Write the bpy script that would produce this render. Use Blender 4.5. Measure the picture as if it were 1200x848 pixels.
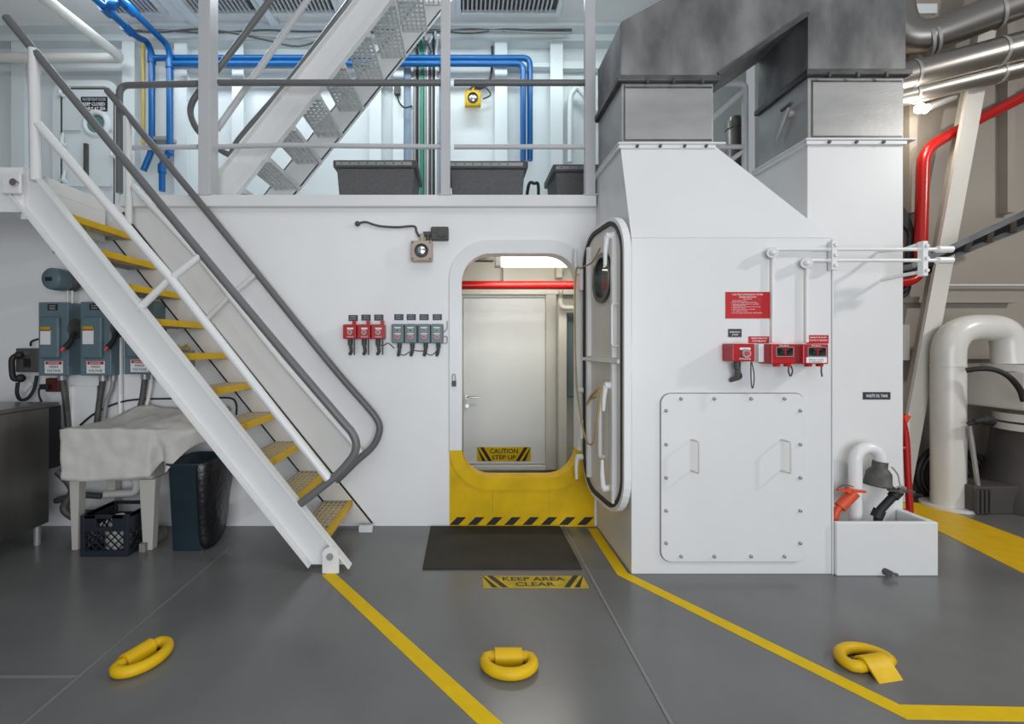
import bpy, bmesh, math, random
from mathutils import Vector, Matrix
random.seed(7)
for o in list(bpy.data.objects): bpy.data.objects.remove(o)
SC = bpy.context.scene
COL = SC.collection
V = Vector
# ------------------------------------------------------------------ camera
F, CU, CV, H = 540.0, 545.0, 405.0, 1.5          # focal length in px, vanishing point, eye height
cam = bpy.data.cameras.new('camera'); camo = bpy.data.objects.new('camera', cam); COL.objects.link(camo)
camo.location = (0, 0, H); camo.rotation_euler = (math.pi/2, 0, 0)
cam.sensor_fit = 'HORIZONTAL'; cam.sensor_width = 36; cam.lens = F/1200*36
cam.shift_x = (600-CU)/1200; cam.shift_y = -(424-CV)/1200
cam.clip_start = 0.05
SC.camera = camo
# ------------------------------------------------------------------ world, lights, exposure
w = bpy.data.worlds.new('world'); SC.world = w; w.use_nodes = True
bg = w.node_tree.nodes['Background']; bg.inputs[0].default_value = (0.86, 0.93, 1.0, 1); bg.inputs[1].default_value = 0.34
SC.view_settings.view_transform = 'Standard'; SC.view_settings.look = 'None'
SC.view_settings.gamma = 1; SC.view_settings.exposure = 0.0
def area(name, loc, aim, size, power, color=(1, 1, 1), size_y=None):
    l = bpy.data.lights.new(name, 'AREA'); l.energy = power; l.color = color; l.shape = 'RECTANGLE'
    l.size = size; l.size_y = size_y or size
    o = bpy.data.objects.new(name, l); COL.objects.link(o); o.location = loc
    o.rotation_euler = (V(aim)-V(loc)).to_track_quat('-Z', 'Y').to_euler(); return o
area('hall_lamp', (0.6, 0.2, 5.6), (0.6, 1.9, 0), 3.6, 38, (1, .97, .93), 2.4)
area('hall_lamp', (6.4, 1.0, 4.2), (2.1, 2.6, 0.4), 0.28, 105, (1, .97, .92))
area('bay_daylight', (0.9, -2.9, 1.6), (0.4, 3.8, 0.9), 4.6, 208, (.89, .94, 1), 2.8)
area('deck_lamp', (-2.2, 4.9, 5.25), (-2.2, 5.5, 2.7), 4.6, 52, (.86, .95, 1), .3)
area('deck_lamp', (0.9, 4.9, 5.25), (0.9, 5.6, 2.7), 1.8, 18, (.82, .97, 1), .3)
# ------------------------------------------------------------------ materials
MATS = {}
def mat(name, col, rough=.5, metal=0.0, vary=.06, scale=3.0, bump=0.0, bscale=40, col2=None, emit=0, stretch=(1, 1, 1), spec=.5, lo=.35, hi=.7):
    m = bpy.data.materials.new(name); m.use_nodes = True; nt = m.node_tree; N = nt.nodes; L = nt.links
    b = N['Principled BSDF']; b.inputs['Roughness'].default_value = rough; b.inputs['Metallic'].default_value = metal
    b.inputs['Specular IOR Level'].default_value = spec
    c = (*col, 1)
    tc = N.new('ShaderNodeTexCoord'); mp = N.new('ShaderNodeMapping'); mp.inputs['Scale'].default_value = stretch
    L.new(tc.outputs['Object'], mp.inputs[0])
    ns = N.new('ShaderNodeTexNoise'); ns.inputs['Scale'].default_value = scale; ns.inputs['Detail'].default_value = 6
    L.new(mp.outputs[0], ns.inputs['Vector'])
    rp = N.new('ShaderNodeValToRGB'); rp.color_ramp.elements[0].position = lo; rp.color_ramp.elements[1].position = hi
    c2 = col2 or tuple(max(0, x*(1-vary*2)) for x in col)
    rp.color_ramp.elements[0].color = (*c2, 1); rp.color_ramp.elements[1].color = c
    L.new(ns.outputs['Fac'], rp.inputs[0]); L.new(rp.outputs[0], b.inputs['Base Color'])
    if bump:
        n2 = N.new('ShaderNodeTexNoise'); n2.inputs['Scale'].default_value = bscale; L.new(mp.outputs[0], n2.inputs['Vector'])
        bp = N.new('ShaderNodeBump'); bp.inputs['Strength'].default_value = bump; bp.inputs['Distance'].default_value = .01
        L.new(n2.outputs['Fac'], bp.inputs['Height']); L.new(bp.outputs[0], b.inputs['Normal'])
    if emit:
        b.inputs['Emission Color'].default_value = c; b.inputs['Emission Strength'].default_value = emit
    MATS[name] = m; return m
WALL = mat('wall_white', (.87, .865, .86), .38, vary=.035, scale=1.1, bump=.05, bscale=5)
WHITE = mat('white_enamel', (.80, .80, .79), .3, vary=.025, scale=2)
HOODW = mat('enclosure_white', (.74, .74, .735), .36, vary=.02, scale=2, bump=.04, bscale=4)
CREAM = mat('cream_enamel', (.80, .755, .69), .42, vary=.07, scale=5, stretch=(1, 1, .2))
UPPER = mat('deck_wall_white', (.74, .79, .80), .32, vary=.03, scale=1.5)
BEIGE = mat('hull_beige', (.36, .32, .275), .42, vary=.06, scale=1.2, bump=.05, bscale=4)
BEIGEL = mat('frame_beige', (.66, .63, .58), .4, vary=.03)
PIPEW = mat('pipe_offwhite', (.72, .70, .66), .25, vary=.05, scale=2)
FLOOR = mat('deck_grey', (.162, .162, .161), .24, vary=.10, scale=1.6, bump=.06, bscale=14)
SEAM = mat('seam_grey', (.21, .21, .21), .4)
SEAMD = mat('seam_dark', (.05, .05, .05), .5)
GREY = mat('rail_grey', (.155, .155, .155), .36, vary=.05)
STEELC = mat('column_grey', (.56, .56, .57), .35, vary=.03)
YEL = mat('safety_yellow', (.74, .455, .003), .45, spec=.3, vary=.07, scale=9)
YELS = mat('sill_yellow', (.80, .50, .005), .5, spec=.2, vary=.12, scale=4, bump=.04, bscale=8)
TAPE = mat('tape_yellow', (.76, .50, .004), .6, spec=.2, vary=.05, scale=12)
TAPED = mat('tape_worn', (.56, .40, .03), .6, spec=.2, vary=.15, scale=12)
BLK = mat('black_vinyl', (.012, .012, .013), .5)
RUBBER = mat('rubber_black', (.014, .014, .015), .6)
MAT_ = mat('mat_brown', (.032, .029, .023), .8, vary=.2, scale=3, bump=.5, bscale=160)
GASKET = mat('gasket_dark', (.05, .045, .042), .7)
TAN = mat('grating_tan', (.62, .50, .30), .5)
GRATE = mat('grating_white', (.6, .6, .59), .45)
TREADG = mat('tread_grey', (.36, .35, .34), .5)
RED = mat('signal_red', (.46, .008, .012), .32, vary=.05)
REDP = mat('pipe_red', (.45, .008, .006), .26, vary=.03)
ORG = mat('valve_orange', (.72, .085, .025), .45)
SIGNR = mat('sign_red', (.52, .012, .016), .45)
BLUE = mat('pipe_blue', (.0, .105, .34), .3, vary=.05)
SWGR = mat('switchgear_grey', (.125, .185, .215), .42, vary=.04)
STN = mat('station_grey', (.15, .20, .21), .42, vary=.05)
GUN = mat('junction_grey', (.09, .088, .08), .55, vary=.15, scale=20)
LBL = mat('label_slate', (.035, .045, .06), .45)
LETW = mat('letter_white', (.85, .85, .85), .5, vary=0)
LETD = mat('letter_grey', (.46, .50, .55), .5, vary=0)
LETK = mat('letter_black', (.02, .02, .02), .5, vary=0)
PAPER = mat('label_white', (.78, .78, .77), .5, vary=.01)
LAMPB = mat('lamp_beige', (.50, .40, .32), .45)
CHROME = mat('chrome', (.70, .70, .70), .14, metal=1)
GALV = mat('galvanised', (.42, .415, .405), .42, metal=.4, vary=.1, scale=2.2, col2=(.32, .32, .315), stretch=(1, 1, 2.5), bump=.06, bscale=30)
GALVD = mat('galvanised_stained', (.29, .285, .28), .45, metal=.35, scale=2.4, col2=(.105, .105, .108), lo=.36, hi=.66, stretch=(1.3, 1.3, .7), bump=.08, bscale=25)
GALVF = mat('flange_steel', (.15, .15, .15), .4, metal=.7, vary=.2, scale=10)
JACKET = mat('pipe_jacket', (.33, .31, .285), .36, metal=.9, vary=.05, scale=1.5)
STAINL = mat('brushed_steel', (.30, .29, .28), .33, metal=.9, vary=.12, scale=6, stretch=(1, 1, .15))
CLOTH = mat('cloth_offwhite', (.66, .63, .58), .8, vary=.05, scale=8, bump=.6, bscale=9)
PLAST = mat('sink_plastic', (.55, .52, .47), .5, vary=.04)
BINM = mat('bin_blue_black', (.018, .036, .05), .42, vary=.15, scale=4)
BAG = mat('bag_black', (.012, .012, .014), .3, bump=.6, bscale=25)
CRATE = mat('crate_navy', (.014, .02, .03), .45)
CASE = mat('case_grey', (.13, .13, .13), .7, vary=.14, scale=60, bump=.25, bscale=120)
CASEL = mat('case_lid_grey', (.095, .095, .095), .6, vary=.1, scale=30)
GREEN = mat('cable_green', (.02, .28, .16), .5)
CABLE = mat('cable_grey', (.30, .30, .30), .5)
BTNG = mat('button_green', (.02, .20, .12), .35)
BTNR = mat('button_red', (.62, .05, .07), .35)
YPIPE = mat('pipe_mustard', (.62, .46, .12), .4)
CORD = mat('cord_tan', (.42, .32, .13), .8)
WOOD = mat('board_wood', (.33, .30, .26), .7, vary=.2, scale=12, stretch=(6, 1, 1))
GLASS = mat('glass_teal', (.16, .30, .29), .06, vary=.1, scale=3)
GLASSD = mat('glass_dark', (.13, .15, .15), .05, vary=.1, scale=6)
TUBE = mat('lamp_tube', (1, .97, .86), .4, vary=0, emit=3)
SPARK = mat('lamp_bulb', (1, .9, .72), .4, vary=0, emit=25)
CORRW = mat('corridor_cream', (.66, .64, .57), .5, vary=.03)
CORRD = mat('corridor_door', (.80, .81, .79), .42, vary=.02)
LIVE = mat('window_dark', (.04, .05, .045), .15, vary=.5, scale=30)
# ------------------------------------------------------------------ mesh builder
def X(u, Y): return (u-CU)*Y/F
def Z(v, Y): return H-(v-CV)*Y/F
def P(u, v, Y): return V((X(u, Y), Y, Z(v, Y)))
def G(u, v):                       # a point of the floor
    Y = F*H/(v-CV); return V((X(u, Y), Y, 0))
class MB:
    def __init__(s): s.v = []; s.f = []; s.s = []
    def add(s, vs, fs, smooth=False):
        n = len(s.v); s.v += [V(p) for p in vs]
        s.f += [tuple(i+n for i in f) for f in fs]; s.s += [smooth]*len(fs); return s
    def box(s, x0, x1, y0, y1, z0, z1):
        x0, x1 = sorted((x0, x1)); y0, y1 = sorted((y0, y1)); z0, z1 = sorted((z0, z1))
        return s.add([(x0,y0,z0),(x1,y0,z0),(x1,y1,z0),(x0,y1,z0),(x0,y0,z1),(x1,y0,z1),(x1,y1,z1),(x0,y1,z1)],
              [(0,3,2,1),(4,5,6,7),(0,1,5,4),(1,2,6,5),(2,3,7,6),(3,0,4,7)])
    def beam(s, p, q, w, h, up=(0, 0, 1)):          # w along side, h along up
        p, q = V(p), V(q); d = (q-p).normalized(); side = d.cross(V(up)).normalized(); u = side.cross(d).normalized()
        a, b = side*w/2, u*h/2
        vs = [p-a-b, p+a-b, p+a+b, p-a+b, q-a-b, q+a-b, q+a+b, q-a+b]
        return s.add(vs, [(0,1,2,3),(7,6,5,4),(0,4,5,1),(1,5,6,2),(2,6,7,3),(3,7,4,0)])
    def tube(s, pts, r, n=10, closed=False, caps=True):
        pts = [V(p) for p in pts]; m = len(pts)
        rs = r if isinstance(r, (list, tuple)) else [r]*m
        T = []
        for i in range(m):
            a = pts[(i-1) % m] if (closed or i > 0) else pts[i]; b = pts[(i+1) % m] if (closed or i < m-1) else pts[i]
            T.append((b-a).normalized())
        nrm = T[0].orthogonal().normalized(); vs = []; fr = []
        for i in range(m):
            nrm = (nrm-T[i]*nrm.dot(T[i])).normalized(); bn = T[i].cross(nrm)
            fr.append((nrm.copy(), bn))
            for k in range(n):
                a = 2*math.pi*k/n; vs.append(pts[i]+(nrm*math.cos(a)+bn*math.sin(a))*rs[i])
        off = 0
        if closed:
            a0 = fr[0][0]; best = min(range(n), key=lambda k: (vs[(m-1)*n+k]-pts[m-1]).normalized().dot(-a0)); off = best
        fs = []
        for i in range(m if closed else m-1):
            for k in range(n):
                j = (i+1) % m; o = 0
                if closed and i == m-1:
                    fs.append((i*n+(k+off) % n, i*n+(k+1+off) % n, j*n+(k+1) % n, j*n+k))
                else:
                    fs.append((i*n+k, i*n+(k+1) % n, j*n+(k+1) % n, j*n+k))
        s.add(vs, fs, True)
        if caps and not closed:
            s.add(vs[:n], [tuple(reversed(range(n)))]); s.add(vs[-n:], [tuple(range(n))])
        return s
    def cyl(s, p, q, r, n=16, r2=None):
        return s.tube([p, q], [r, r if r2 is None else r2], n)
    def lathe(s, prof, c, ax=(0, 0, 1), n=20, smooth=True):
        c = V(c); ax = V(ax).normalized(); a = ax.orthogonal().normalized(); b = ax.cross(a); vs = []
        for (r, z) in prof:
            for k in range(n):
                t = 2*math.pi*k/n; vs.append(c+ax*z+(a*math.cos(t)+b*math.sin(t))*r)
        fs = [(i*n+k, i*n+(k+1) % n, (i+1)*n+(k+1) % n, (i+1)*n+k) for i in range(len(prof)-1) for k in range(n)]
        return s.add(vs, fs, smooth)
    def prism(s, poly, off):
        poly = [V(p) for p in poly]; n = len(poly); off = V(off)
        nr = sum(((poly[i]-poly[0]).cross(poly[i+1]-poly[0]) for i in range(1, n-1)), V((0, 0, 0)))
        if nr.dot(off) > 0: poly.reverse()
        vs = poly+[p+off for p in poly]
        return s.add(vs, [tuple(range(n)), tuple(reversed(range(n, 2*n)))]+[(i, i+n, (i+1) % n+n, (i+1) % n) for i in range(n)])
    def ball(s, c, r, nu=14, nv=8, sc=(1, 1, 1)):
        prof = [(max(1e-4, math.sin(math.pi*i/nv))*r, -math.cos(math.pi*i/nv)*r) for i in range(nv+1)]
        n0 = len(s.v); s.lathe(prof, (0, 0, 0), (0, 0, 1), nu)
        for i in range(n0, len(s.v)):
            p = s.v[i]; s.v[i] = V((p.x*sc[0], p.y*sc[1], p.z*sc[2]))+V(c)
        return s
    def ring(s, A, B, y0, y1):           # plate between outer loop A and inner loop B ((x,z) lists), thickness y0..y1
        n = len(A); vs = [V((x, y, z)) for y in (y0, y1) for L in (A, B) for (x, z) in L]
        fs = []
        for i in range(n):
            j = (i+1) % n
            fs += [(i, j, n+j, n+i), (2*n+j, 2*n+i, 3*n+i, 3*n+j), (j, i, 2*n+i, 2*n+j), (n+i, n+j, 3*n+j, 3*n+i)]
        return s.add(vs, fs)
    def sweep(s, prof, x0, x1, T=None):  # (y,z) profile ribbon along x
        n = len(prof); vs = [(x, y, z) for x in (x0, x1) for (y, z) in prof]
        return s.add(vs, [(i, i+1, n+i+1, n+i) for i in range(n-1)], True)
    def xf(s, M):
        s.v = [M @ p for p in s.v]; return s
def rrect(x0, x1, z0, z1, r, n=8):
    out = []
    for (cx, cz, a0) in ((x1-r, z1-r, 0), (x0+r, z1-r, 90), (x0+r, z0+r, 180), (x1-r, z0+r, 270)):
        for k in range(n+1):
            a = math.radians(a0+90*k/n); out.append((cx+r*math.cos(a), cz+r*math.sin(a)))
    return out
def fillet(pts, r, n=6):
    pts = [V(p) for p in pts]; out = [pts[0]]
    for i in range(1, len(pts)-1):
        a, b, c = pts[i-1], pts[i], pts[i+1]; d1 = (a-b); d2 = (c-b)
        q = min(r, d1.length*.49, d2.length*.49); p1 = b+d1.normalized()*q; p2 = b+d2.normalized()*q
        for k in range(n+1):
            t = k/n; out.append(p1*(1-t)**2+b*2*t*(1-t)+p2*t*t)
    out.append(pts[-1]); return out
def curve(pts, n=8):                     # Catmull-Rom
    pts = [V(p) for p in pts]; out = []
    for i in range(len(pts)-1):
        p0 = pts[max(i-1, 0)]; p1 = pts[i]; p2 = pts[i+1]; p3 = pts[min(i+2, len(pts)-1)]
        for k in range(n):
            t = k/n; out.append(.5*((2*p1)+(p2-p0)*t+(2*p0-5*p1+4*p2-p3)*t*t+(3*p1-p0-3*p2+p3)*t**3))
    out.append(pts[-1]); return out
ROOT = {}
def props(o, label=None, cat=None, group=None, kind=None):
    for k, v_ in (('label', label), ('category', cat), ('group', group), ('kind', kind)):
        if v_: o[k] = v_
    return o
def thing(name, label, cat, base, group=None):
    o = bpy.data.objects.new(name, None); o.empty_display_size = .1; COL.objects.link(o); o.location = base
    ROOT[o.name] = V(base); return props(o, label, cat, group)
def build(name, mb, m, parent=None, label=None, cat=None, group=None, kind=None, bev=0, base=None, seg=2):
    vs = mb.v
    if parent is not None: org = ROOT[parent.name]
    elif base is not None: org = V(base)
    else:
        lo = [min(p[i] for p in vs) for i in range(3)]; hi = [max(p[i] for p in vs) for i in range(3)]
        org = V(((lo[0]+hi[0])/2, (lo[1]+hi[1])/2, lo[2]))
    me = bpy.data.meshes.new(name); me.from_pydata([tuple(p-org) for p in vs], [], mb.f); me.update()
    bm = bmesh.new(); bm.from_mesh(me); bmesh.ops.recalc_face_normals(bm, faces=bm.faces); bm.to_mesh(me); bm.free()
    me.polygons.foreach_set('use_smooth', mb.s)
    me.materials.append(m)
    o = bpy.data.objects.new(name, me); COL.objects.link(o); ROOT[o.name] = org
    if parent is not None: o.parent = parent
    else: o.location = org
    if bev:
        b = o.modifiers.new('bevel', 'BEVEL'); b.width = bev; b.segments = seg; b.limit_method = 'ANGLE'; b.angle_limit = math.radians(40)
    return props(o, label, cat, group, kind)
def struct(name, mb, m, bev=0, parent=None, label=None):
    return build(name, mb, m, parent, label=label, kind=None if parent else 'structure', bev=bev)
def copies(proto, parent, locs):         # more of one part, sharing its mesh; locs are offsets from the proto
    for d in locs:
        c = proto.copy(); COL.objects.link(c); c.parent = parent; c.location = proto.location+V(d); ROOT[c.name] = ROOT[proto.name]
def cut(mb, z, keep_above):
    bm = bmesh.new(); vs = [bm.verts.new(p) for p in mb.v]; bm.verts.ensure_lookup_table()
    for f in mb.f: bm.faces.new([vs[i] for i in f])
    bmesh.ops.bisect_plane(bm, geom=bm.verts[:]+bm.edges[:]+bm.faces[:], plane_co=(0, 0, z), plane_no=(0, 0, 1), clear_inner=keep_above, clear_outer=not keep_above)
    bm.verts.index_update(); r = MB(); r.add([v.co.copy() for v in bm.verts], [tuple(v.index for v in f.verts) for f in bm.faces]); bm.free(); return r
def text(name, body, c, h, m, parent, right=(1, 0, 0), up=(0, 0, 1), width=None, bold=.0, align='CENTER'):
    cu = bpy.data.curves.new('txt', 'FONT'); cu.body = body; cu.size = 1; cu.align_x = align; cu.align_y = 'CENTER'; cu.resolution_u = 2; cu.offset = bold
    to = bpy.data.objects.new('txt', cu); COL.objects.link(to)
    dg = bpy.context.evaluated_depsgraph_get(); me0 = bpy.data.meshes.new_from_object(to.evaluated_get(dg))
    vs = [v.co.copy() for v in me0.vertices]; fs = [tuple(p.vertices) for p in me0.polygons]
    bpy.data.objects.remove(to); bpy.data.curves.remove(cu); bpy.data.meshes.remove(me0)
    if not vs: return
    x0 = min(v.x for v in vs); x1 = max(v.x for v in vs); y0 = min(v.y for v in vs); y1 = max(v.y for v in vs)
    sy = h/(y1-y0); sx = (width/(x1-x0)) if width else sy
    R, U = V(right), V(up); c = V(c); ox = (x0+x1)/2 if align == 'CENTER' else x0
    mb = MB(); mb.add([c+R*(v.x-ox)*sx+U*(v.y-(y0+y1)/2)*sy for v in vs], fs)
    return build(name, mb, m, parent)
def plate(c, w, h, t=.004, right=(1, 0, 0), up=(0, 0, 1)):
    R, U = V(right), V(up); N_ = R.cross(U); c = V(c)
    q = [c-R*w/2-U*h/2, c+R*w/2-U*h/2, c+R*w/2+U*h/2, c-R*w/2+U*h/2]
    return MB().prism(q, N_*t)
def sign(name, label, cat, c, w, h, m, lines, right=(1, 0, 0), up=(0, 0, 1), group=None, t=.004, parent=None):
    R, U = V(right), V(up); N_ = R.cross(U); c = V(c)
    if parent is None:
        t_ = thing(name, label, cat, c, group); build('plate', plate(c, w, h, t, R, U), m, t_)
    else:
        t_ = build(name, plate(c, w, h, t, R, U), m, parent, label=label)
    for (s, dy, hh, ww, lm) in lines:
        text('lettering', s, c+N_*(t+.0012)+U*dy, hh, lm, t_, R, U, ww, bold=.022 if hh > .03 else .008)
    return t_
def stripe(c, w, h, lean, right, up, t=.0015):   # a slanted stripe
    R, U = V(right), V(up); N_ = R.cross(U); c = V(c)
    return MB().prism([c-R*w/2-U*h/2-R*lean/2, c+R*w/2-U*h/2-R*lean/2, c+R*w/2+U*h/2+R*lean/2, c-R*w/2+U*h/2+R*lean/2], N_*t)

YW = 3.84                                 # front of the lower bulkhead
ZD = 2.69                                 # upper deck
YB = 5.90                                 # wall at the back of the upper deck
# ================================================================== STRUCTURE
struct('floor', MB().box(-7, 8.5, -3, 6.1, -.06, 0), FLOOR)
# door opening
ox0, ox1, oz0, oz1, orr = -.028, .934, .41, 2.264, .24
hole = rrect(ox0, ox1, oz0, oz1, orr)
mb = MB().ring(rrect(-.5, 1.09, 0, ZD-.09, .001), rrect(ox0-.03, ox1+.03, oz0-.03, oz1+.03, orr+.03), YW, YW+.07)
mb.box(-7, -.5, YW, YW+.07, 0, ZD-.09); mb.box(1.09, 3.09, YW, YW+.07, 0, ZD-.09)
struct('wall_back', mb, WALL)
# upper deck slab and edge
struct('floor_upper', MB().box(-7, 3.09, YW, YB+.1, ZD-.09, ZD-.01), WALL)
mb = MB().box(X(140, YW-.06), X(699, YW-.06), YW-.06, YW+.02, ZD-.045, ZD+.05)
struct('trim_1', mb, WHITE, bev=.006)
# landing at the head of the stair
mb = MB().box(-7, -2.95, 3.07, YW-.06, ZD-.10, ZD)
mb.box(-2.99, -2.95, 3.10, YW-.06, ZD-.34, ZD-.1)
mb.box(-7, -2.95, 3.07, 3.11, ZD-.30, ZD-.1)
struct('trim_3', mb, WALL, bev=.004)
# upper walls and ceiling
struct('wall_upper', MB().box(-8, 3.6, YB, YB+.1, ZD-.1, 5.6), UPPER)
struct('wall_far_left', MB().box(-7.1, -7, -3, YB, 0, 6), BEIGE)
struct('ceiling', MB().box(-7, 8.5, 3.9, YB+.1, 5.42, 5.55), WALL)
mb = MB().box(-7, 3.6, YB-.16, YB, 5.30, 5.42); struct('trim_4', mb, UPPER)
mb = MB().box(-7, 3.6, YB-.32, YB-.16, 5.38, 5.425); struct('trim_5', mb, UPPER)
n = 6
for (u, w_, d) in ((22, 10, .12), (151, 9, .14), (212, 9, .12), (279, 8, .12), (440, 8, .12), (467, 7, .1), (587, 9, .12), (652, 9, .14), (735, 9, .12)):
    Yf = YB-d; x = X(u, Yf); hw = w_/2*Yf/F
    struct('trim_%d' % n, MB().box(x-hw, x+hw, Yf, YB, ZD, 5.30).box(x-hw-.03, x+hw+.03, Yf-.012, Yf, ZD, 5.30), UPPER); n += 1
for (u0, u1, v, hh) in ((-120, 146, 79, .09), (-120, 146, 28, .10), (282, 436, 78, .05), (656, 760, 76, .09), (592, 648, 76, .05), (216, 275, 78, .05)):
    Yf = YB-.10; struct('trim_%d' % n, MB().box(X(u0, Yf), X(u1, Yf), Yf, YB, Z(v, Yf)-hh/2, Z(v, Yf)+hh/2), UPPER); n += 1
# hull side beyond the enclosure
YR = 4.75
struct('wall_right', MB().box(3.05, 8.5, YR, YR+.1, 0, 5.5), BEIGE)
struct('wall_side', MB().box(3.05, 3.10, YW, YR, 0, 5.5), BEIGE)
struct('wall_far_right', MB().box(8.4, 8.5, -3, YR, 0, 6), BEIGE)
a, b = P(1143, 105, 4.45), P(1054, 560, 4.45); b.z = 0.0; a = b+(a-b)*1.35
mb = MB().beam(a, b, .16, .03, up=(0, -1, 0)); 
mb.beam(a+V((.05, .10, 0)), b+V((.05, .10, 0)), .02, .17, up=(0, -1, 0)); struct('trim_%d' % n, mb, BEIGEL); n += 1
mb = MB().box(3.1, 5.6, YR-.08, YR, Z(352, YR)-.03, Z(352, YR)+.03)
mb.box(3.1, 5.6, YR-.06, YR, Z(418, YR)-.02, Z(418, YR)+.02); struct('trim_%d' % n, mb, BEIGE); n += 1
mb = MB()
mb.box(X(1056, 4.6), X(1066, 4.6), 4.6, YR, Z(422, 4.6), Z(380, 4.6)); struct('trim_%d' % n, mb, BEIGEL); n += 1
mb = MB()
for u in (1066, 1180): mb.box(X(u, 4.7)-.04, X(u, 4.7)+.04, 4.66, YR, Z(250, 4.7), 5.4)
struct('trim_%d' % n, mb, BEIGE); n += 1
# corridor behind the doorway
struct('wall_corridor', MB().box(-1.4, 2.6, 5.62, 5.7, 0, 2.6), CORRW)
struct('wall_corridor_left', MB().box(-1.45, -1.4, YW+.07, 5.62, 0, 2.6), CORRW)
struct('wall_corridor_right', MB().box(2.6, 2.65, YW+.07, 5.62, 0, 2.6), CORRW)
mb = MB().box(X(640, 5.5), X(652, 5.5), 5.5, 5.62, 0.02, Z(345, 5.5)); mb.box(X(655, 5.3), X(664, 5.3), 5.3, 5.42, .02, Z(357, 5.3))
mb.box(X(652, 5.5), X(659, 5.5), 5.5, 5.62, Z(325, 5.5), 2.58); mb.box(X(590, 5.5), X(598, 5.5), 5.54, 5.62, Z(330, 5.5), 2.58)
struct('trim_%d' % n, mb, CORRW); n += 1
struct('trim_%d' % n, MB().box(-1.3, 2.5, 5.50, 5.62, 2.115, 2.17), CORRW); n += 1
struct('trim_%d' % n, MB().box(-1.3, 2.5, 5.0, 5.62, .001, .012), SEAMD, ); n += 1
# floor seams
mb = MB().box(.811, .826, 1.0, YW-.01, 0, .004); struct('trim_%d' % n, mb, SEAM); n += 1
mb = MB().box(-1.757, -1.745, 1.0, 3.5, 0, .003); struct('trim_%d' % n, mb, SEAM); n += 1
mb = MB().box(-4.5, -1.76, 2.083, 2.097, 0, .003); struct('trim_%d' % n, mb, SEAM); n += 1

# ------------------------------------------------------------------ doorway frame and watertight door (door_1)
zY = .637
fr = MB().ring(rrect(ox0-.10, ox1+.10, oz0-.10, oz1+.11, orr+.09), hole, YW-.035, YW+.12)
d1 = thing('door_1', 'open white watertight door and rounded yellow-silled frame in the bulkhead', None, (.45, YW, 0)); d1['kind'] = 'structure'
build('frame', cut(fr, zY, True), WHITE, d1)
build('sill_frame', cut(fr, zY, False), YELS, d1, label='yellow lower part of the frame')
pan = MB().ring(rrect(-.128, 1.075, .0, zY*2, .001), rrect(ox0-.06, ox1+.06, oz0-.06, 1.6, orr+.05), YW-.012, YW)
sill = build('sill_panel', cut(pan, zY, False), YELS, d1, label='yellow panel under the sill')
for k in range(8):
    c = V((-.06+k*.1515, YW-.012, .045))
    build('hazard_stripe', stripe(c, .075, .065, .065, (1, 0, 0), (0, 0, 1)), BLK, sill)
# weld seams on sill
build('weld_seam', MB().box(X(577, YW), X(577.6, YW), YW-.014, YW-.012, .11, .31).box(X(643, YW), X(643.6, YW), YW-.014, YW-.012, .11, .31), TAPED, sill)
# leaf: local x = along the leaf from hinge to free edge (towards the camera), local z = up
hp = V((.965, 3.755, 0)); fp = V((1.03, 2.955, 0)); L_ = (fp-hp).length; ex = (fp-hp).normalized(); ez = V((0, 0, 1)); ey = ez.cross(ex)  # ey points to +X side?
if ey.x < 0: ey = -ey
ML = Matrix(((ex.x, ey.x, 0, hp.x), (ex.y, ey.y, 0, hp.y), (0, 0, 1, 0), (0, 0, 0, 1)))
z0, z1, lr = .36, 2.385, .28
leafo = rrect(0, L_, z0, z1, lr); porth = rrect(.48-.15, .48+.15, 1.99-.16, 1.99+.16, .149)
build('leaf', MB().ring(leafo, rrect(.27, .57, 1.83, 2.15, .149), .0, .03).xf(ML), CREAM, d1, label='cream inner face of the door leaf')
build('rim', MB().ring(rrect(-.005, L_+.005, z0-.005, z1+.005, lr), rrect(.02, L_-.02, z0+.02, z1-.02, lr-.02), -.012, .035).xf(ML), WHITE, d1)
build('gasket', MB().ring(rrect(.02, L_-.02, z0+.02, z1-.02, lr-.02), rrect(.05, L_-.05, z0+.05, z1-.05, lr-.05), -.015, 0).xf(ML), GASKET, d1)
ph = build('porthole_ring', MB().ring(rrect(.25, .59, 1.81, 2.17, .169), rrect(.285, .555, 1.845, 2.135, .134), -.02, .045).xf(ML), GALVF, d1)
build('porthole_glass', MB().ring(rrect(.285, .555, 1.845, 2.135, .134), rrect(.418, .422, 1.988, 1.992, .0015), .01, .02).xf(ML), GLASSD, ph)
for xx in (.15, .63):
    for (a_, b_) in (((z0+.12, 1.38) if xx < .5 else (z0+.08, 1.38)), (1.42, z1-.12)):
        build('stiffener', MB().box(xx, xx+.03, -.03, 0, a_, b_).xf(ML), WHITE, d1)
build('cross_stiffener', MB().box(.06, L_-.06, -.03, 0, 1.385, 1.41).xf(ML), WHITE, d1)
build('grab_bar', MB().tube(fillet([(.44, 0, .70), (.44, -.03, .70), (.44, -.03, 1.15), (.44, 0, 1.15)], .02), .016, 8).xf(ML), WHITE, d1)
build('small_bar', MB().tube(fillet([(.68, 0, 1.50), (.68, -.04, 1.50), (.68, -.04, 1.78), (.68, 0, 1.78)], .02), .009, 8).xf(ML), WHITE, d1)
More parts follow.
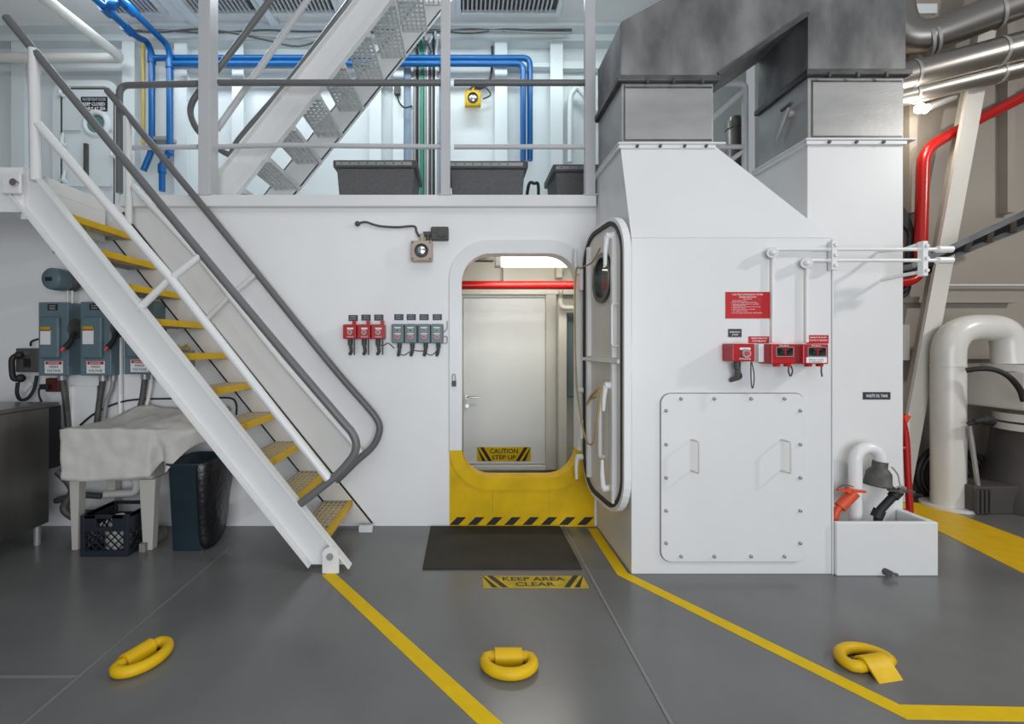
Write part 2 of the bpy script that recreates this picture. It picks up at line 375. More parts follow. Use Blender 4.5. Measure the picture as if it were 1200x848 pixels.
for (xx, zz, a_) in ((.64, 2.24, -100), (.62, 1.23, -120), (.58, .52, 80), (.02, 1.14, 100), (.02, .60, -60), (.0, 2.10, 70)):
    m_ = MB().cyl((xx, -.07, zz), (xx, .02, zz), .024, 10)
    q = V((xx+.03*math.cos(math.radians(a_)), -.07, zz+.2*math.sin(math.radians(a_))))
    m_.tube([V((xx, -.06, zz)), (V((xx, -.07, zz))+q)/2, q], [.02, .016, .012], 8)
    build('dog_handle', m_.xf(ML), WHITE, d1)
for (zz) in (2.17, .55, 1.22):
    m_ = MB().cyl((L_-.10, .03, zz), (L_-.10, .075, zz), .018, 8); m_.tube([V((L_-.10, .065, zz)), V((L_-.09, .07, zz+(.16 if zz < 1.3 else -.02)))], [.02, .012], 8)
    build('outer_dog', m_.xf(ML), WHITE, d1)
build('outer_handle', MB().tube(fillet([(L_-.08, .03, 1.52), (L_-.08, .07, 1.52), (L_-.08, .07, 1.32), (L_-.08, .03, 1.32)], .02), .01, 8).xf(ML), WHITE, d1)
build('tie_cord', MB().tube(curve([ML @ V(p) for p in ((.62, -.09, 1.23), (.60, -.11, 1.0), (.5, -.1, .82), (.36, -.1, .80), (.2, -.09, .95), (.05, -.08, 1.3), (.04, -.08, 2.05), (.2, -.08, 2.1), (.45, -.09, 2.1), (.6, -.09, 2.17))]), .007, 6), CORD, d1)
build('cord_knot', MB().tube(curve([ML @ V(p) for p in ((.62, -.1, 1.23), (.58, -.12, 1.18), (.5, -.12, 1.14), (.45, -.13, 1.08), (.5, -.12, 1.13), (.6, -.12, 1.15), (.63, -.11, 1.2))]), .009, 6), CORD, d1)
build('hinge', MB().box(.93, 1.0, 3.72, 3.80, 1.95, 2.12).box(.93, 1.0, 3.72, 3.80, .75, .9), WHITE, d1)

# corridor door (door_2)
d2 = thing('door_2', 'pale grey inner corridor door with chrome lever and caution sticker', None, (.5, 5.6, 0)); d2['kind'] = 'structure'
xa, xb = X(543, 5.58), X(642, 5.58)
build('leaf', MB().box(xa, xb, 5.575, 5.615, .07, 2.075), CORRD, d2, bev=.004)
build('door_frame', MB().box(xa-.05, xa-.006, 5.56, 5.62, .0, 2.13).box(xb+.006, xb+.06, 5.56, 5.62, 0, 2.13).box(xa-.006, xb+.006, 5.56, 5.62, 2.082, 2.13).box(xa-.05, xb+.06, 5.52, 5.62, .0, .06), CORRD, d2, bev=.004)
hx, hz = X(549, 5.55), Z(465, 5.55)
hd = build('lever_handle', MB().cyl((hx-.02, 5.575, hz), (hx-.02, 5.52, hz), .022, 12).tube(fillet([(hx-.02, 5.52, hz), (hx-.02, 5.51, hz), (hx+.12, 5.51, hz)], .02), .011, 8), CHROME, d2)
build('lock_cylinder', MB().cyl((hx-.02, 5.575, hz-.11), (hx-.02, 5.555, hz-.11), .025, 12), CHROME, d2)
for v in (365, 521): build('hinge', MB().cyl((xb+.003, 5.56, Z(v, 5.56)-.06), (xb+.003, 5.56, Z(v, 5.56)+.06), .012, 8), GUN, d2)
def caution(c, w, h, lines, right, up, name, label, plate_mat=TAPE, n_st=2, parent=None, lean=.6):
    R, U = V(right), V(up); c = V(c)
    t_ = sign(name, label, 'sign', c, w, h, plate_mat, lines, right, up, parent=parent)
    sw = h*.25
    for sx in (-1, 1):
        for k in range(n_st):
            xm = sx*(w/2-h*.20-k*h*.44); poly = []
            for (dx, dz) in ((-1, -1), (1, -1), (1, 1), (-1, 1)):
                x_ = max(-w/2, min(w/2, xm+dx*sw/2+dz*h*lean*sx/2)); poly.append(c+R*x_+U*(dz*h*.49)+R.cross(U)*.004)
            build('stripe', MB().prism(poly, R.cross(U)*.0015), BLK, t_)
    return t_
caution((X(590.5, 5.57), 5.575, Z(532, 5.57)), .65, .17, [('CAUTION', .038, .058, .34, LETK), ('STEP UP', -.038, .052, .29, LETK)], (1, 0, 0), (0, 0, 1), 'caution_sticker', 'black and yellow caution step up sticker', parent=d2)
# corridor fittings
t = thing('fluorescent_lamp', 'glowing fluorescent lamp under the corridor ceiling beyond the doorway', 'lamp', (.75, 4.6, 2.34))
build('diffuser', MB().box(X(587, 4.6), 1.35, 4.55, 4.66, 2.29, 2.385), TUBE, t, bev=.015)
build('end_cap', MB().box(X(580, 4.6), X(587, 4.6), 4.54, 4.67, 2.285, 2.39), PAPER, t, bev=.008)
build('hanger', MB().box(.45, .47, 4.6, 4.62, 2.385, 2.6).box(1.1, 1.12, 4.6, 4.62, 2.385, 2.6), CORRW, t)
area('corridor_lamp', (.75, 4.6, 2.27), (.75, 4.9, 0), 1.0, 8, (1, .98, .88), .1)
area('corridor_lamp', (.75, 4.55, 2.5), (.75, 5.6, 1.2), 1.0, 7, (1, .98, .88), .1)
build('sprinkler_pipe', MB().cyl((-1.38, 5.0, Z(334, 5)), (2.58, 5.0, Z(334, 5)), .046, 16), REDP, label='glossy red pipe crossing behind the doorway under the lamp', cat='pipe')
build('cable_duct', MB().box(-1.2, X(578, 4.75), 4.7, 4.8, Z(306, 4.75), 2.6), GUN, label='dark cable duct at the corridor ceiling left of the lamp', cat='duct')
t = thing('corridor_cabinet', 'grey cabinet at the right edge of the corridor behind the door', 'cabinet', (1.5, 5.4, Z(465, 5.4)))
build('body', MB().box(X(664, 5.4), 1.75, 5.4, 5.615, Z(465, 5.4), Z(366, 5.4)), STN, t, bev=.008)
build('pipe_elbow', MB().tube(fillet([(X(657, 5.2), 5.2, Z(340, 5.2)), (X(657, 5.2), 5.2, Z(360, 5.2)), (1.7, 5.2, Z(362, 5.2))], .06), .03, 10), CORRW, t)

# ================================================================== ENCLOSURE, TRUNK, DUCTS
bx0, bx1, by0 = 1.094, 2.41, 3.03
enc = thing('ventilation_enclosure', 'big white steel enclosure with sloping hood and bolted hatch right of the doorway', 'enclosure', (1.75, 3.4, 0))
build('body', MB().box(bx0, bx1, by0, YW, 0, 2.21), HOODW, enc, bev=.004)
hb = [(bx0, by0, 2.21), (bx1, by0, 2.21), (bx1, YW, 2.21), (bx0, YW, 2.21)]; ht = [(1.09, 3.235, 2.905), (1.75, 3.235, 2.905), (1.75, YW-.02, 2.905), (1.09, YW-.02, 2.905)]
build('hood', MB().add(hb+ht, [(0, 3, 2, 1), (4, 5, 6, 7), (0, 1, 5, 4), (1, 2, 6, 5), (2, 3, 7, 6), (3, 0, 4, 7)]), HOODW, enc)
fl = build('hood_flange', MB().box(1.065, 1.815, 3.205, YW, 2.905, 2.918).box(1.075, 1.75, 3.215, 3.235, 2.878, 2.905).box(1.07, 1.09, 3.22, YW, 2.878, 2.905), HOODW, enc, bev=.003)
bo = build('bolt', MB().lathe([(.0001, -.012), (.011, -.012), (.012, 0)], (1.2, 3.215, 2.89), (0, 1, 0), 6, False), GUN, fl)
copies(bo, fl, [(x, 0, 0) for x in (.16, .33, .48)])
# hatch
hx0, hx1, hz0, hz1 = X(774, by0), X(942.5, by0), Z(657, by0), Z(461, by0)
hp_ = rrect(hx0, hx1, hz0, hz1, .065, 5)
mb = MB().prism([(x, by0-.014, z) for (x, z) in hp_], (0, .014, 0))
hat = build('hatch_panel', mb, HOODW, enc, bev=.003)
build('hatch_gap', MB().ring(rrect(hx0-.006, hx1+.006, hz0-.006, hz1+.006, .07, 5), rrect(hx0-.001, hx1+.001, hz0-.001, hz1+.001, .066, 5), by0-.002, by0), SEAM, hat)
bl = [(780, v) for v in (481, 520.5, 559.5, 598, 636)]+[(937.5, v) for v in (481, 520.5, 559.5, 598, 636)]+[(u, 467) for u in (798, 837, 880, 919)]+[(u, 651.5) for u in (798, 837, 880, 919)]
pts = []
for (u, v) in bl:
    u = max(u, 780.5); pts.append(P(u, v, by0-.014))
bo = build('bolt', MB().lathe([(.0001, -.011), (.009, -.011), (.0125, -.003), (.0125, 0)], pts[0], (0, 1, 0), 8, True), GALV, hat)
copies(bo, hat, [p-pts[0] for p in pts[1:]])
for (u0, u1) in ((806, 813), (911, 920)):
    a = P(810 if u0 < 850 else 915, 515, by0-.014); b = P(810 if u0 < 850 else 915, 551, by0-.014)
    build('handle', MB().tube(fillet([a, a+V((.012, -.075, 0)), b+V((.012, -.075, 0)), b], .015), .0055, 8), BEIGEL, hat)
# trunk
tr = thing('ventilation_shaft', 'white steel shaft rising behind the drip tray right of the enclosure', 'shaft', (2.75, 3.5, 0))
build('body', MB().box(2.415, 3.09, 3.25, YW, 0, 2.94), HOODW, tr, bev=.004)
fl = build('shaft_flange', MB().box(2.385, 3.16, 3.22, YW, 2.94, 2.953).box(2.395, 3.10, 3.23, 3.25, 2.912, 2.94).box(2.395, 2.415, 3.24, YW, 2.912, 2.94), HOODW, tr, bev=.003)
bo = build('bolt', MB().lathe([(.0001, -.012), (.011, -.012), (.012, 0)], (2.55, 3.23, 2.925), (0, 1, 0), 6, False), GUN, fl)
copies(bo, fl, [(x, 0, 0) for x in (.19, .38)])
build('weld_strip', MB().box(2.411, 2.419, 3.025, 3.05, 0, 2.2), HOODW, tr)
# ducts
du = thing('exhaust_duct', 'galvanised duct rising from the sloping hood and bending to the right', 'duct', (1.42, 3.5, 2.93))
build('lower_section', MB().box(1.10, 1.745, 3.24, YW-.03, 2.918, 3.345), GALV, du, bev=.006)
build('corner_strip', MB().box(1.115, 1.125, 3.236, 3.24, 2.94, 3.33).box(1.125, 1.735, 3.236, 3.24, 2.94, 2.95).box(1.125, 1.735, 3.236, 3.24, 3.31, 3.32), GALVF, du)
fl = build('flange', MB().box(1.065, 1.775, 3.205, YW-.02, 3.345, 3.385), GALVF, du, bev=.004)
build('upper_bend', MB().prism([(1.095, 3.235, 3.385), (1.755, 3.235, 3.385), (2.419, 3.235, 3.835), (2.419, 3.235, 4.50), (1.4, 3.235, 3.94), (1.095, 3.235, 3.775)], (0, .57, 0)), GALVD, du, bev=.006)
d_ = (V((2.40, 0, 3.82))-V((1.755, 0, 3.385))).normalized()
build('bend_lip', MB().beam(V((1.775, 3.23, 3.40)), V((2.405, 3.23, 3.827)), .02, .03, up=(-d_.z, 0, d_.x)), GALVF, du)
for x in (1.27, 1.45, 1.65): build('cleat', MB().box(x-.008, x+.008, 3.198, 3.206, 3.325, 3.36), GALVF, fl)
du = thing('supply_duct', 'tall galvanised duct standing on the white shaft with a damper lever', 'duct', (2.77, 3.5, 2.965))
build('lower_section', MB().box(2.425, 3.105, 3.26, YW-.03, 2.953, 3.40), GALV, du, bev=.006)
build('corner_strip', MB().box(2.45, 2.46, 3.256, 3.26, 2.975, 3.38).box(2.46, 3.09, 3.256, 3.26, 2.975, 2.985).box(2.46, 3.09, 3.256, 3.26, 3.365, 3.375), GALVF, du)
fl = build('flange', MB().box(2.395, 3.135, 3.225, YW-.02, 3.40, 3.44), GALVF, du, bev=.004)
build('upper_section', MB().box(2.42, 3.11, 3.25, YW-.03, 3.44, 5.2), GALVD, du, bev=.006)
for x in (2.55, 2.75, 2.95): build('cleat', MB().box(x-.008, x+.008, 3.218, 3.226, 3.38, 3.415), GALVF, fl)
c = V((2.424, 3.42, 3.22))
lv = build('damper_lever', MB().tube([c+V((0, 0, 0)), c+V((-.035, 0, 0))], .03, 10).tube([c+V((-.035, -.02, .04)), c+V((-.035, .04, -.03)), c+V((-.035, .12, -.14))], [.012, .02, .012], 8), GALV, du)
build('lever_grip', MB().tube([c+V((-.04, -.06, .05)), c+V((-.04, .05, .05))], .012, 8), GUN, lv)
# drip tray
tr = thing('drip_tray', 'low white box tray on the floor against the shaft, pipes inside', 'tray', (2.74, 3.1, 0))
tx0, tx1, tz = 2.42, 3.083, .352
mb = MB().box(tx0, tx1, 3.0, 3.03, 0, tz).box(tx1-.05, tx1, 3.03, 3.245, 0, tz).box(tx0, tx1-.05, 3.03, 3.245, 0, .05)
build('shell', mb, HOODW, tr, bev=.008)
build('drain_plug', MB().cyl((X(1037, 3), 3.0, Z(669, 3)), (X(1037, 3), 2.965, Z(669, 3)), .022, 8).cyl((X(1037, 3)+.01, 2.975, Z(669, 3)), (X(1037, 3)+.05, 2.965, Z(669, 3)-.005), .009, 8), GUN, tr)
# gooseneck
gx = X(1004, 3.13)
gp = [V((gx, 3.14, .05)), V((gx, 3.14, .72))]+[V((gx+.085-.085*math.cos(a), 3.14, .72+.085*math.sin(a))) for a in [math.pi*k/10 for k in range(1, 11)]]+[V((gx+.172, 3.14, .68))]
t = thing('vent_gooseneck', 'white gooseneck vent pipe standing in the drip tray with a grey rubber hood', 'pipe', (gx, 3.14, .05))
build('pipe', MB().tube(gp, .038, 14), WHITE, t)
hc = V((gx+.172-.012, 3.13, .715))
build('hood', MB().lathe([(.043, .0), (.043, -.045), (.052, -.052), (.068, -.075), (.076, -.145), (.084, -.15), (.084, -.165), (.0001, -.165)], hc, (.12, 0, 1), 18), GUN, t, label='dark grey rubber hood hanging from the pipe end')
build('chain', MB().tube(curve([hc+V((.05, -.03, -.03)), hc+V((.082, -.04, -.08)), hc+V((.088, -.05, -.14)), hc+V((.11, -.07, -.18))]), .005, 6), GALV, t)
t = thing('sounding_valve', 'orange sounding valve leaning in the drip tray under the gooseneck', 'valve', (X(978, 3.09), 3.09, .05))
build('pipe', MB().tube(fillet([P(978, 640, 3.09), P(978, 600, 3.09), P(997, 580, 3.09)], .05), [.022]*9, 10), ORG, t)
build('body', MB().cyl(P(984, 594, 3.09), P(1001, 577, 3.09), .036, 12), ORG, t)
build('handwheel', MB().beam(P(981, 573.5, 3.07), P(1014, 576, 3.07), .02, .014).cyl(P(993, 577, 3.08), P(996, 571, 3.08), .022, 10), ORG, t)
build('retaining_chain', MB().tube(curve([P(982, 571, 3.06), P(990, 568, 3.06), P(1000, 570, 3.06)]), .004, 6), GUN, t)
t = thing('sounding_valve', 'black sounding valve leaning to the right in the drip tray', 'valve', (X(1030, 3.1), 3.1, .05))
build('pipe', MB().tube(fillet([P(1029, 640, 3.07), P(1029, 600, 3.07), P(1050, 578, 3.07)], .04), .025, 10), RUBBER, t)
build('collar', MB().cyl(P(1027, 606, 3.07), P(1031, 597, 3.07), .034, 12).cyl(P(1046, 582, 3.07), P(1053, 575, 3.07), .032, 12), RUBBER, t)
build('handwheel', MB().beam(P(1041, 574, 3.05), P(1071, 576, 3.05), .02, .012).cyl(P(1054, 577, 3.05), P(1056, 571, 3.05), .02, 8), GUN, t)
build('retaining_chain', MB().tube(curve([P(1049, 572, 3.04), P(1056, 569, 3.04), P(1062, 572, 3.04)]), .005, 6), GALV, t)

# ---- conduits on the enclosure
t = thing('control_conduit', 'pair of white conduits with clamps crossing the enclosure above the red boxes', 'conduit', (2.3, 3.0, 2.1))
yc = 3.0
for (u, vt, vb) in ((905.5, 295, 401), (945.5, 307, 401)):
    build('fitting', MB().cyl(P(u, vt+1, yc+.03), P(u, vt+1, yc-.035), .034, 12).ball(P(u, vt+1, yc-.035), .018), WHITE, t)
    build('pipe_drop', MB().cyl(P(u, vt, yc+.01), P(u, vb, yc+.01), .011, 10), WHITE, t)
    build('pipe_run', MB().cyl(P(u, vt-3 if vt < 300 else vt-2, yc), V((X(1113, yc), yc, P(u, vt-3 if vt < 300 else vt-2, yc).z)), .012, 10), WHITE, t)
    zz = P(u, vt-3 if vt < 300 else vt-2, yc).z
    build('sleeve', MB().cyl((X(1098, yc), yc, zz), (X(1115, yc), yc, zz), .022, 12), WHITE, t)
for u in (978.5, 1085):
    a = P(u, 282, yc-.02); b = P(u, 316 if u < 1000 else 323, yc-.02)
    cl = build('clamp', MB().box(a.x-.017, a.x+.017, a.y, a.y+.04, b.z, a.z), WHITE, t, bev=.004)
    for f_ in (.15, .5, .85): build('clamp_bolt', MB().cyl(a.lerp(b, f_), a.lerp(b, f_)+V((0, -.015, 0)), .012, 6), WHITE, cl)
build('clamp_arm', MB().tube([P(1083, 284, yc), P(1060, 292, 3.1), (X(1030, 3.25), 3.25, Z(294, 3.25))], .012, 6), WHITE, t)
build('clamp_arm', MB().tube([P(1083, 318, yc), P(1060, 322, 3.1), (X(1033, 3.25), 3.25, Z(328, 3.25))], .012, 6), WHITE, t)
# ---- signs and boxes on the enclosure
wy = by0
t = sign('instruction_sign', 'large red instruction sign with white text on the enclosure above the alarm boxes', 'sign', P(876, 357.5, wy), 52*wy/F, 31*wy/F, SIGNR, [], t=.003)
sx = wy/F; c0 = P(876, 357.5, wy-.0042)
for (s, dv, hh, ww, du_) in (('CO2 FIRE SUPPRESSION SYSTEM', -12.5, 1.9, 36, 0), ('GENERATOR ROOM', -9.6, 1.9, 20, 0), ('DISCHARGE', -7.3, 1.1, 10, 0), ('BEFORE ENTERING SPACE', -5.1, 1.0, 17, -9),
        ('1. ENSURE ALL PERSONNEL LEAVE THE ROOM', -3.3, .9, 30, -4), ('2. CLOSE ALL DOORS VENTS AND DAMPERS', -1.3, .9, 32, -3), ('BEFORE RELEASE', .0, .9, 15, -9.5), ('3. OPEN RELEASE BOX AND PULL THE HANDLE', 1.8, .9, 34, -2), ('FULLY OUT', 3.1, .9, 15, -9.5),
        ('4. WAIT FOR TIME DELAY TO EXPIRE', 4.8, .9, 28, -5), ('THEN CONFIRM DISCHARGE', 6.6, .9, 18, -9), ('5. DO NOT RE-ENTER UNTIL VENTILATED', 9.0, 1.1, 36, -1)):
    text('lettering', s, c0+V((du_*sx, 0, -dv*sx)), hh*sx, LETW, t, width=ww*sx)
sign('name_plate', 'small dark nameplate under the large red instruction sign', 'sign', P(861, 390, wy), 15.5*sx, 9.5*sx, LBL, [('EMERGENCY', .006, .011, .07, LETW), ('STOP', -.012, .011, .04, LETW)])
sign('release_sign', 'small red sign above and right of the alarm pull box on the enclosure', 'sign', P(889, 398, wy), 24*sx, 8*sx, SIGNR, [('GENERATOR ROOM', .010, .010, .105, LETW), ('CO2 RELEASE', -.008, .010, .09, LETW)])
sign('release_sign', 'small red sign over the rightmost red box on the enclosure', 'sign', P(958, 397.5, wy), 25*sx, 10*sx, SIGNR, [('GENERATOR ROOM', .013, .010, .11, LETW), ('CO2 PILOT RELEASE', -.006, .010, .12, LETW)])
sign('tank_sign', 'dark nameplate reading waste oil tank on the white shaft', 'sign', P(1027, 463.5, 3.25), 32*3.25/F, 8.6*3.25/F, LBL, [('WASTE OIL TANK', 0, .022, .155, LETW)])
def call_box(label, cx, zb, zt, w_, y, dep, text_on=True, kind='pull', group=None, arm=True):
    t = thing('alarm_box', label, 'alarm box', (cx, y, zb), group)
    build('housing', MB().box(cx-w_/2, cx+w_/2, y-dep, y, zb, zt), RED, t, bev=.006)
    h_ = zt-zb; yf = y-dep
    if kind == 'pull':
        build('label_strip', MB().box(cx-w_*.18, cx+w_*.30, yf-.002, yf, zt-h_*.34, zt-h_*.22), PAPER, t)
        bt = build('button', MB().cyl((cx+w_*.06, yf, zb+h_*.46), (cx+w_*.06, yf-.02, zb+h_*.46), w_*.2, 16), GALV, t)
        build('button_centre', MB().cyl((cx+w_*.06, yf-.02, zb+h_*.46), (cx+w_*.06, yf-.026, zb+h_*.46), w_*.11, 12), BTNR, bt)
        text('lettering', 'PRESS', (cx+w_*.06, yf-.0012, zb+h_*.15), h_*.10, LETW, t, width=w_*.5)
        build('cable_gland', MB().cyl((cx-w_*.05, y-dep*.5, zb), (cx-w_*.05, y-dep*.5, zb-.05), .02, 8).tube(curve([(cx-w_*.05, y-dep*.5, zb-.05), (cx-w_*.0, y-dep*.4, zb-.10), (cx-w_*.15, y-.02, zb-.125)]), .014, 8), GUN, t)
        if arm:
            build('flag', MB().box(cx+w_*.22, cx+w_*.5, yf-.006, yf+.01, zt-h_*.12, zt+.03), RED, t)
            build('hammer_bar', MB().tube([(cx+w_*.40, yf-.01, zb+.01), (cx+w_*.40, yf-.01, zb-.13)], .007, 6), GUN, t)
    return t
for i, (u, lab) in enumerate(((409.5, 'leftmost of the three small red alarm boxes on the bulkhead'), (426, 'middle of the three small red alarm boxes on the bulkhead'), (442.5, 'rightmost of the three small red alarm boxes beside the grey stations'))):
    y = YW; call_box(lab, X(u, y-.1), Z(397, y-.1), Z(380, y-.1), .107, y, .1, group='red alarm boxes on the bulkhead')
for (u, v, lab, s) in ((414, 372.5, 'leftmost dark nameplate above the three red alarm boxes', ('FIRE', 'PUMP')), (429, 372, 'middle dark nameplate above the three red alarm boxes', ('VENT', 'STOP')), (444, 372, 'rightmost dark nameplate above the three red alarm boxes', ('FUEL', 'STOP')),
        (467.5, 371.5, 'leftmost dark nameplate above the grey start-stop stations', ('FAN 1', 'SUPPLY')), (482, 371.5, 'second dark nameplate from the left above the grey stations', ('FAN 2', 'SUPPLY')), (497, 371.5, 'third dark nameplate from the left above the grey stations', ('FAN 1', 'EXHAUST')), (512.5, 371.5, 'rightmost dark nameplate above the grey stations beside the doorway', ('FAN 2', 'EXHAUST'))):
    k = YW/F; sign('name_plate', lab, 'sign', P(u, v, YW), 10.8*k, 7*k, LBL, [(s[0], .010, .009, .045, LETD), (s[1], -.009, .009, .05, LETD)], group='dark nameplates on the bulkhead')
for i, (u, lab) in enumerate(((466, 'leftmost grey start-stop station on the bulkhead'), (481.2, 'second grey start-stop station from the left on the bulkhead'), (497, 'third grey start-stop station from the left on the bulkhead'), (512, 'rightmost grey start-stop station beside the doorway'))):
    y = YW; d = .08; cx = X(u, y-d); zb, zt = Z(402, y-d), Z(379.5, y-d)
    t = thing('control_station', lab, 'switch', (cx, y, zb), 'grey start-stop stations on the bulkhead'); yf = y-d
    build('housing', MB().box(cx-.0505, cx+.0505, yf, y, zb, zt), STN, t, bev=.008)
    for (zz, m_) in ((zt-.028, PAPER), (zt-.078, PAPER)): build('label_strip', MB().box(cx-.028, cx+.025, yf-.002, yf, zz-.006, zz+.004), m_, t)
    for (zz, m_) in ((zt-.053, BTNG), (zt-.104, BTNR)):
        bz = build('bezel', MB().cyl((cx, yf, zz), (cx, yf-.010, zz), .019, 14), STEELC, t)
        build('button', MB().cyl((cx, yf-.010, zz), (cx, yf-.018, zz), .0145, 12), m_, bz)
    build('cable_gland', MB().cyl((cx+.01, y-.04, zb), (cx+.01, y-.04, zb-.04), .018, 8).tube(curve([(cx+.01, y-.04, zb-.04), (cx+.005, y-.035, zb-.075), (cx-.005, y-.01, zb-.10)]), .014, 8), GUN, t)
t = thing('mounting_wire', 'thin looping wires under the small boxes beside the doorway', 'cable', (X(490, YW), YW, Z(415, YW)))
for pts in (((440, 402), (448, 405), (455, 402), (462, 408)), ((466, 413), (473, 416), (480, 412)), ((482, 410), (490, 411), (497, 411)), ((497, 412), (505, 416), (512, 411))):
    build('wire', MB().tube(curve([P(u, v, YW-.01) for (u, v) in pts]), .004, 5), GUN, t)
build('wire_clip', MB().tube(fillet([P(518, 390, YW-.008), P(524, 386, YW-.008), P(524, 376, YW-.008)], .02), .004, 5).tube(fillet([P(518, 394, YW-.008), P(524, 394, YW-.008), P(524, 402, YW-.008), P(518, 402, YW-.008)], .01), .004, 5), GALV, t)
# red boxes on enclosure
t = call_box('red alarm pull box with silver button, leftmost on the enclosure', X(871.5, wy-.12), Z(423.5, wy-.12), Z(402.5, wy-.12), 26*(wy-.12)/F, wy, .12, arm=False)
build('latch_bracket', MB().box(X(851, wy), X(858, wy), wy-.05, wy, Z(424, wy), Z(402, wy)), PIPEW, t, bev=.004)
c = P(880, 424, wy-.12); build('hanging_chain', MB().tube(curve([c, c+V((0, 0, -.08)), c+V((.005, 0, -.155)), c+V((.015, 0, -.155)), c+V((.02, 0, -.08)), c+V((.02, .03, .02))]), .004, 6), GUN, t)
c = P(866, 424, wy-.06); build('cable_bend', MB().tube(curve([c, c+V((0, 0, -.06)), c+V((.02, .02, -.10)), c+V((-.03, .05, -.125))]), .011, 6), GUN, t)
for (u0, u1, lab, wh) in ((904, 932.5, 'red release box with dark window and no white label, middle on the enclosure', False), (941, 971, 'red release box with dark window and grey label, rightmost on the enclosure', True)):
    d = .13; yf = wy-d; x0, x1 = X(u0, yf), X(u1, yf); zb, zt = Z(426.5, yf), Z(403, yf)
    t = thing('release_box', lab, 'alarm box', ((x0+x1)/2, wy, zb))
    build('housing', MB().box(x0, x1, yf, wy, zb, zt), RED, t, bev=.006)
    build('window', MB().box(x0+.03, x1-.02, yf-.003, yf, zt-.075, zt-.022), LIVE, t)
    build('window_frame', MB().ring(rrect(x0+.026, x1-.016, zt-.079, zt-.018, .002, 1), rrect(x0+.03, x1-.02, zt-.075, zt-.022, .001, 1), yf-.006, yf), GALV, t)
    build('pull_handle', MB().box((x0+x1)/2-.012, (x0+x1)/2+.028, yf-.006, yf-.003, zt-.036, zt-.030).box((x0+x1)/2+.003, (x0+x1)/2+.013, yf-.006, yf-.003, zt-.068, zt-.036), RED, t)
    text('lettering', 'PULL', ((x0+x1)/2+.005, yf-.0012, zt-.010), .009, LETW, t, width=.06)
    if wh: 
        lb = build('label_plate', MB().box(x0+.02, x1-.012, yf-.003, yf, zb+.008, zt-.082), PAPER, t, label='grey label under the window')
        text('lettering', 'BREAK GLASS', ((x0+x1)/2, yf-.0042, zb+.028), .008, LETK, lb, width=.09); text('lettering', 'IN EMERGENCY', ((x0+x1)/2, yf-.0042, zb+.015), .008, LETK, lb, width=.09)
    for f_ in (.3, .75): build('foot', MB().box(x0+(x1-x0)*f_-.012, x0+(x1-x0)*f_+.012, yf+.005, yf+.04, zb-.016, zb), RED, t)
    c = V((x1-.03, yf+.02, zb)); build('hanging_chain', MB().tube(curve([c, c+V((.0, 0, -.05)), c+V((.012, 0, -.075)), c+V((.024, 0, -.04)), c+V((.026, .03, .0))] if not wh else [c, c+V((0, 0, -.05)), c+V((.005, 0, -.08))]), .005, 6), GUN, t)
    build('mounting_lug', MB().box(x0-.035, x0, wy-.06, wy, zb+.01, zt), HOODW, t, bev=.003)
build('coupling', MB().cyl(P(933.5, 413, wy-.07), P(940, 413, wy-.07), .02, 10), GUN, label='short dark coupling joining the two red release boxes', cat='coupling')

# ---- emergency lamps and bulkhead bits
def em_lamp(label, c, s, m_, name='emergency_lamp'):
    t = thing(name, label, 'lamp', c); x, y, z = c
    build('housing', MB().box(x-s, x+s, y-.09, y-.02, z-s*.95, z+s*.95), m_, t, bev=.012)
    build('back_box', MB().box(x-s*.85, x+s*.85, y-.02, y, z-s*.8, z+s*.8), m_, t)
    rg = build('bezel', MB().lathe([(s*.48, 0), (s*.60, -.012), (s*.60, -.02), (s*.66, 0)], (x, y-.09, z), (0, 1, 0), 20), GUN, t)
    build('lens', MB().lathe([(.0001, -.018), (s*.3, -.014), (s*.55, -.004), (s*.57, 0)], (x, y-.09, z), (0, 1, 0), 20), CHROME, rg)
    pr = build('screw', MB().cyl((x-s*.8, y-.09, z-s*.75), (x-s*.8, y-.094, z-s*.75), .007, 6), GUN, t)
    copies(pr, t, [(s*1.6, 0, 0), (0, 0, s*1.5), (s*1.6, 0, s*1.5)])
    build('stem', MB().cyl((x, y-.05, z+s*.9), (x, y-.05, z+s*1.6), .02, 10), m_, t); return t
em_lamp('square beige emergency lamp on the bulkhead left of the doorway', P(495, 296, YW), .088, LAMPB)
build('lamp_cable', MB().ball(P(419, 262, YW-.02), .022).tube(curve([P(419, 262, YW-.02), P(428, 260, YW-.02), P(438, 263, YW-.02), P(447, 265, YW-.02), P(466, 266, YW-.02), P(485, 265, YW-.02), P(488, 271, YW-.03), P(491, 277, YW-.05)]), .009, 8), GUN, label='thin grey cable running along the bulkhead to the beige emergency lamp', cat='cable')
t = thing('junction_box', 'dark grey junction box on the bulkhead above the doorway corner', 'junction box', P(516, 275, YW))
c = P(516, 275, YW); build('body', MB().box(c.x-.075, c.x+.07, YW-.06, YW, c.z-.055, c.z+.055), GUN, t, bev=.01)
build('gland', MB().cyl((c.x-.075, YW-.03, c.z), (c.x-.14, YW-.03, c.z), .02, 8).cyl((c.x-.10, YW-.03, c.z), (c.x-.1, YW-.03, c.z-.06), .018, 8), GUN, t)
build('cover', MB().cyl((c.x+.01, YW-.06, c.z), (c.x+.01, YW-.075, c.z), .035, 12), GUN, t)
t = thing('padlock', 'brass and steel padlock hanging on the left doorway frame', 'padlock', P(532, 450, YW-.06))
c = P(532, 449, YW-.05); build('body', MB().box(c.x-.018, c.x+.018, c.y-.01, c.y+.012, c.z-.025, c.z+.02), GUN, t, bev=.004)
build('shackle', MB().tube([c+V((-.012, 0, .02)), c+V((-.012, 0, .06)), c+V((-.006, 0, .075)), c+V((.006, 0, .075)), c+V((.012, 0, .06)), c+V((.012, 0, .02))], .004, 6), GALV, t)

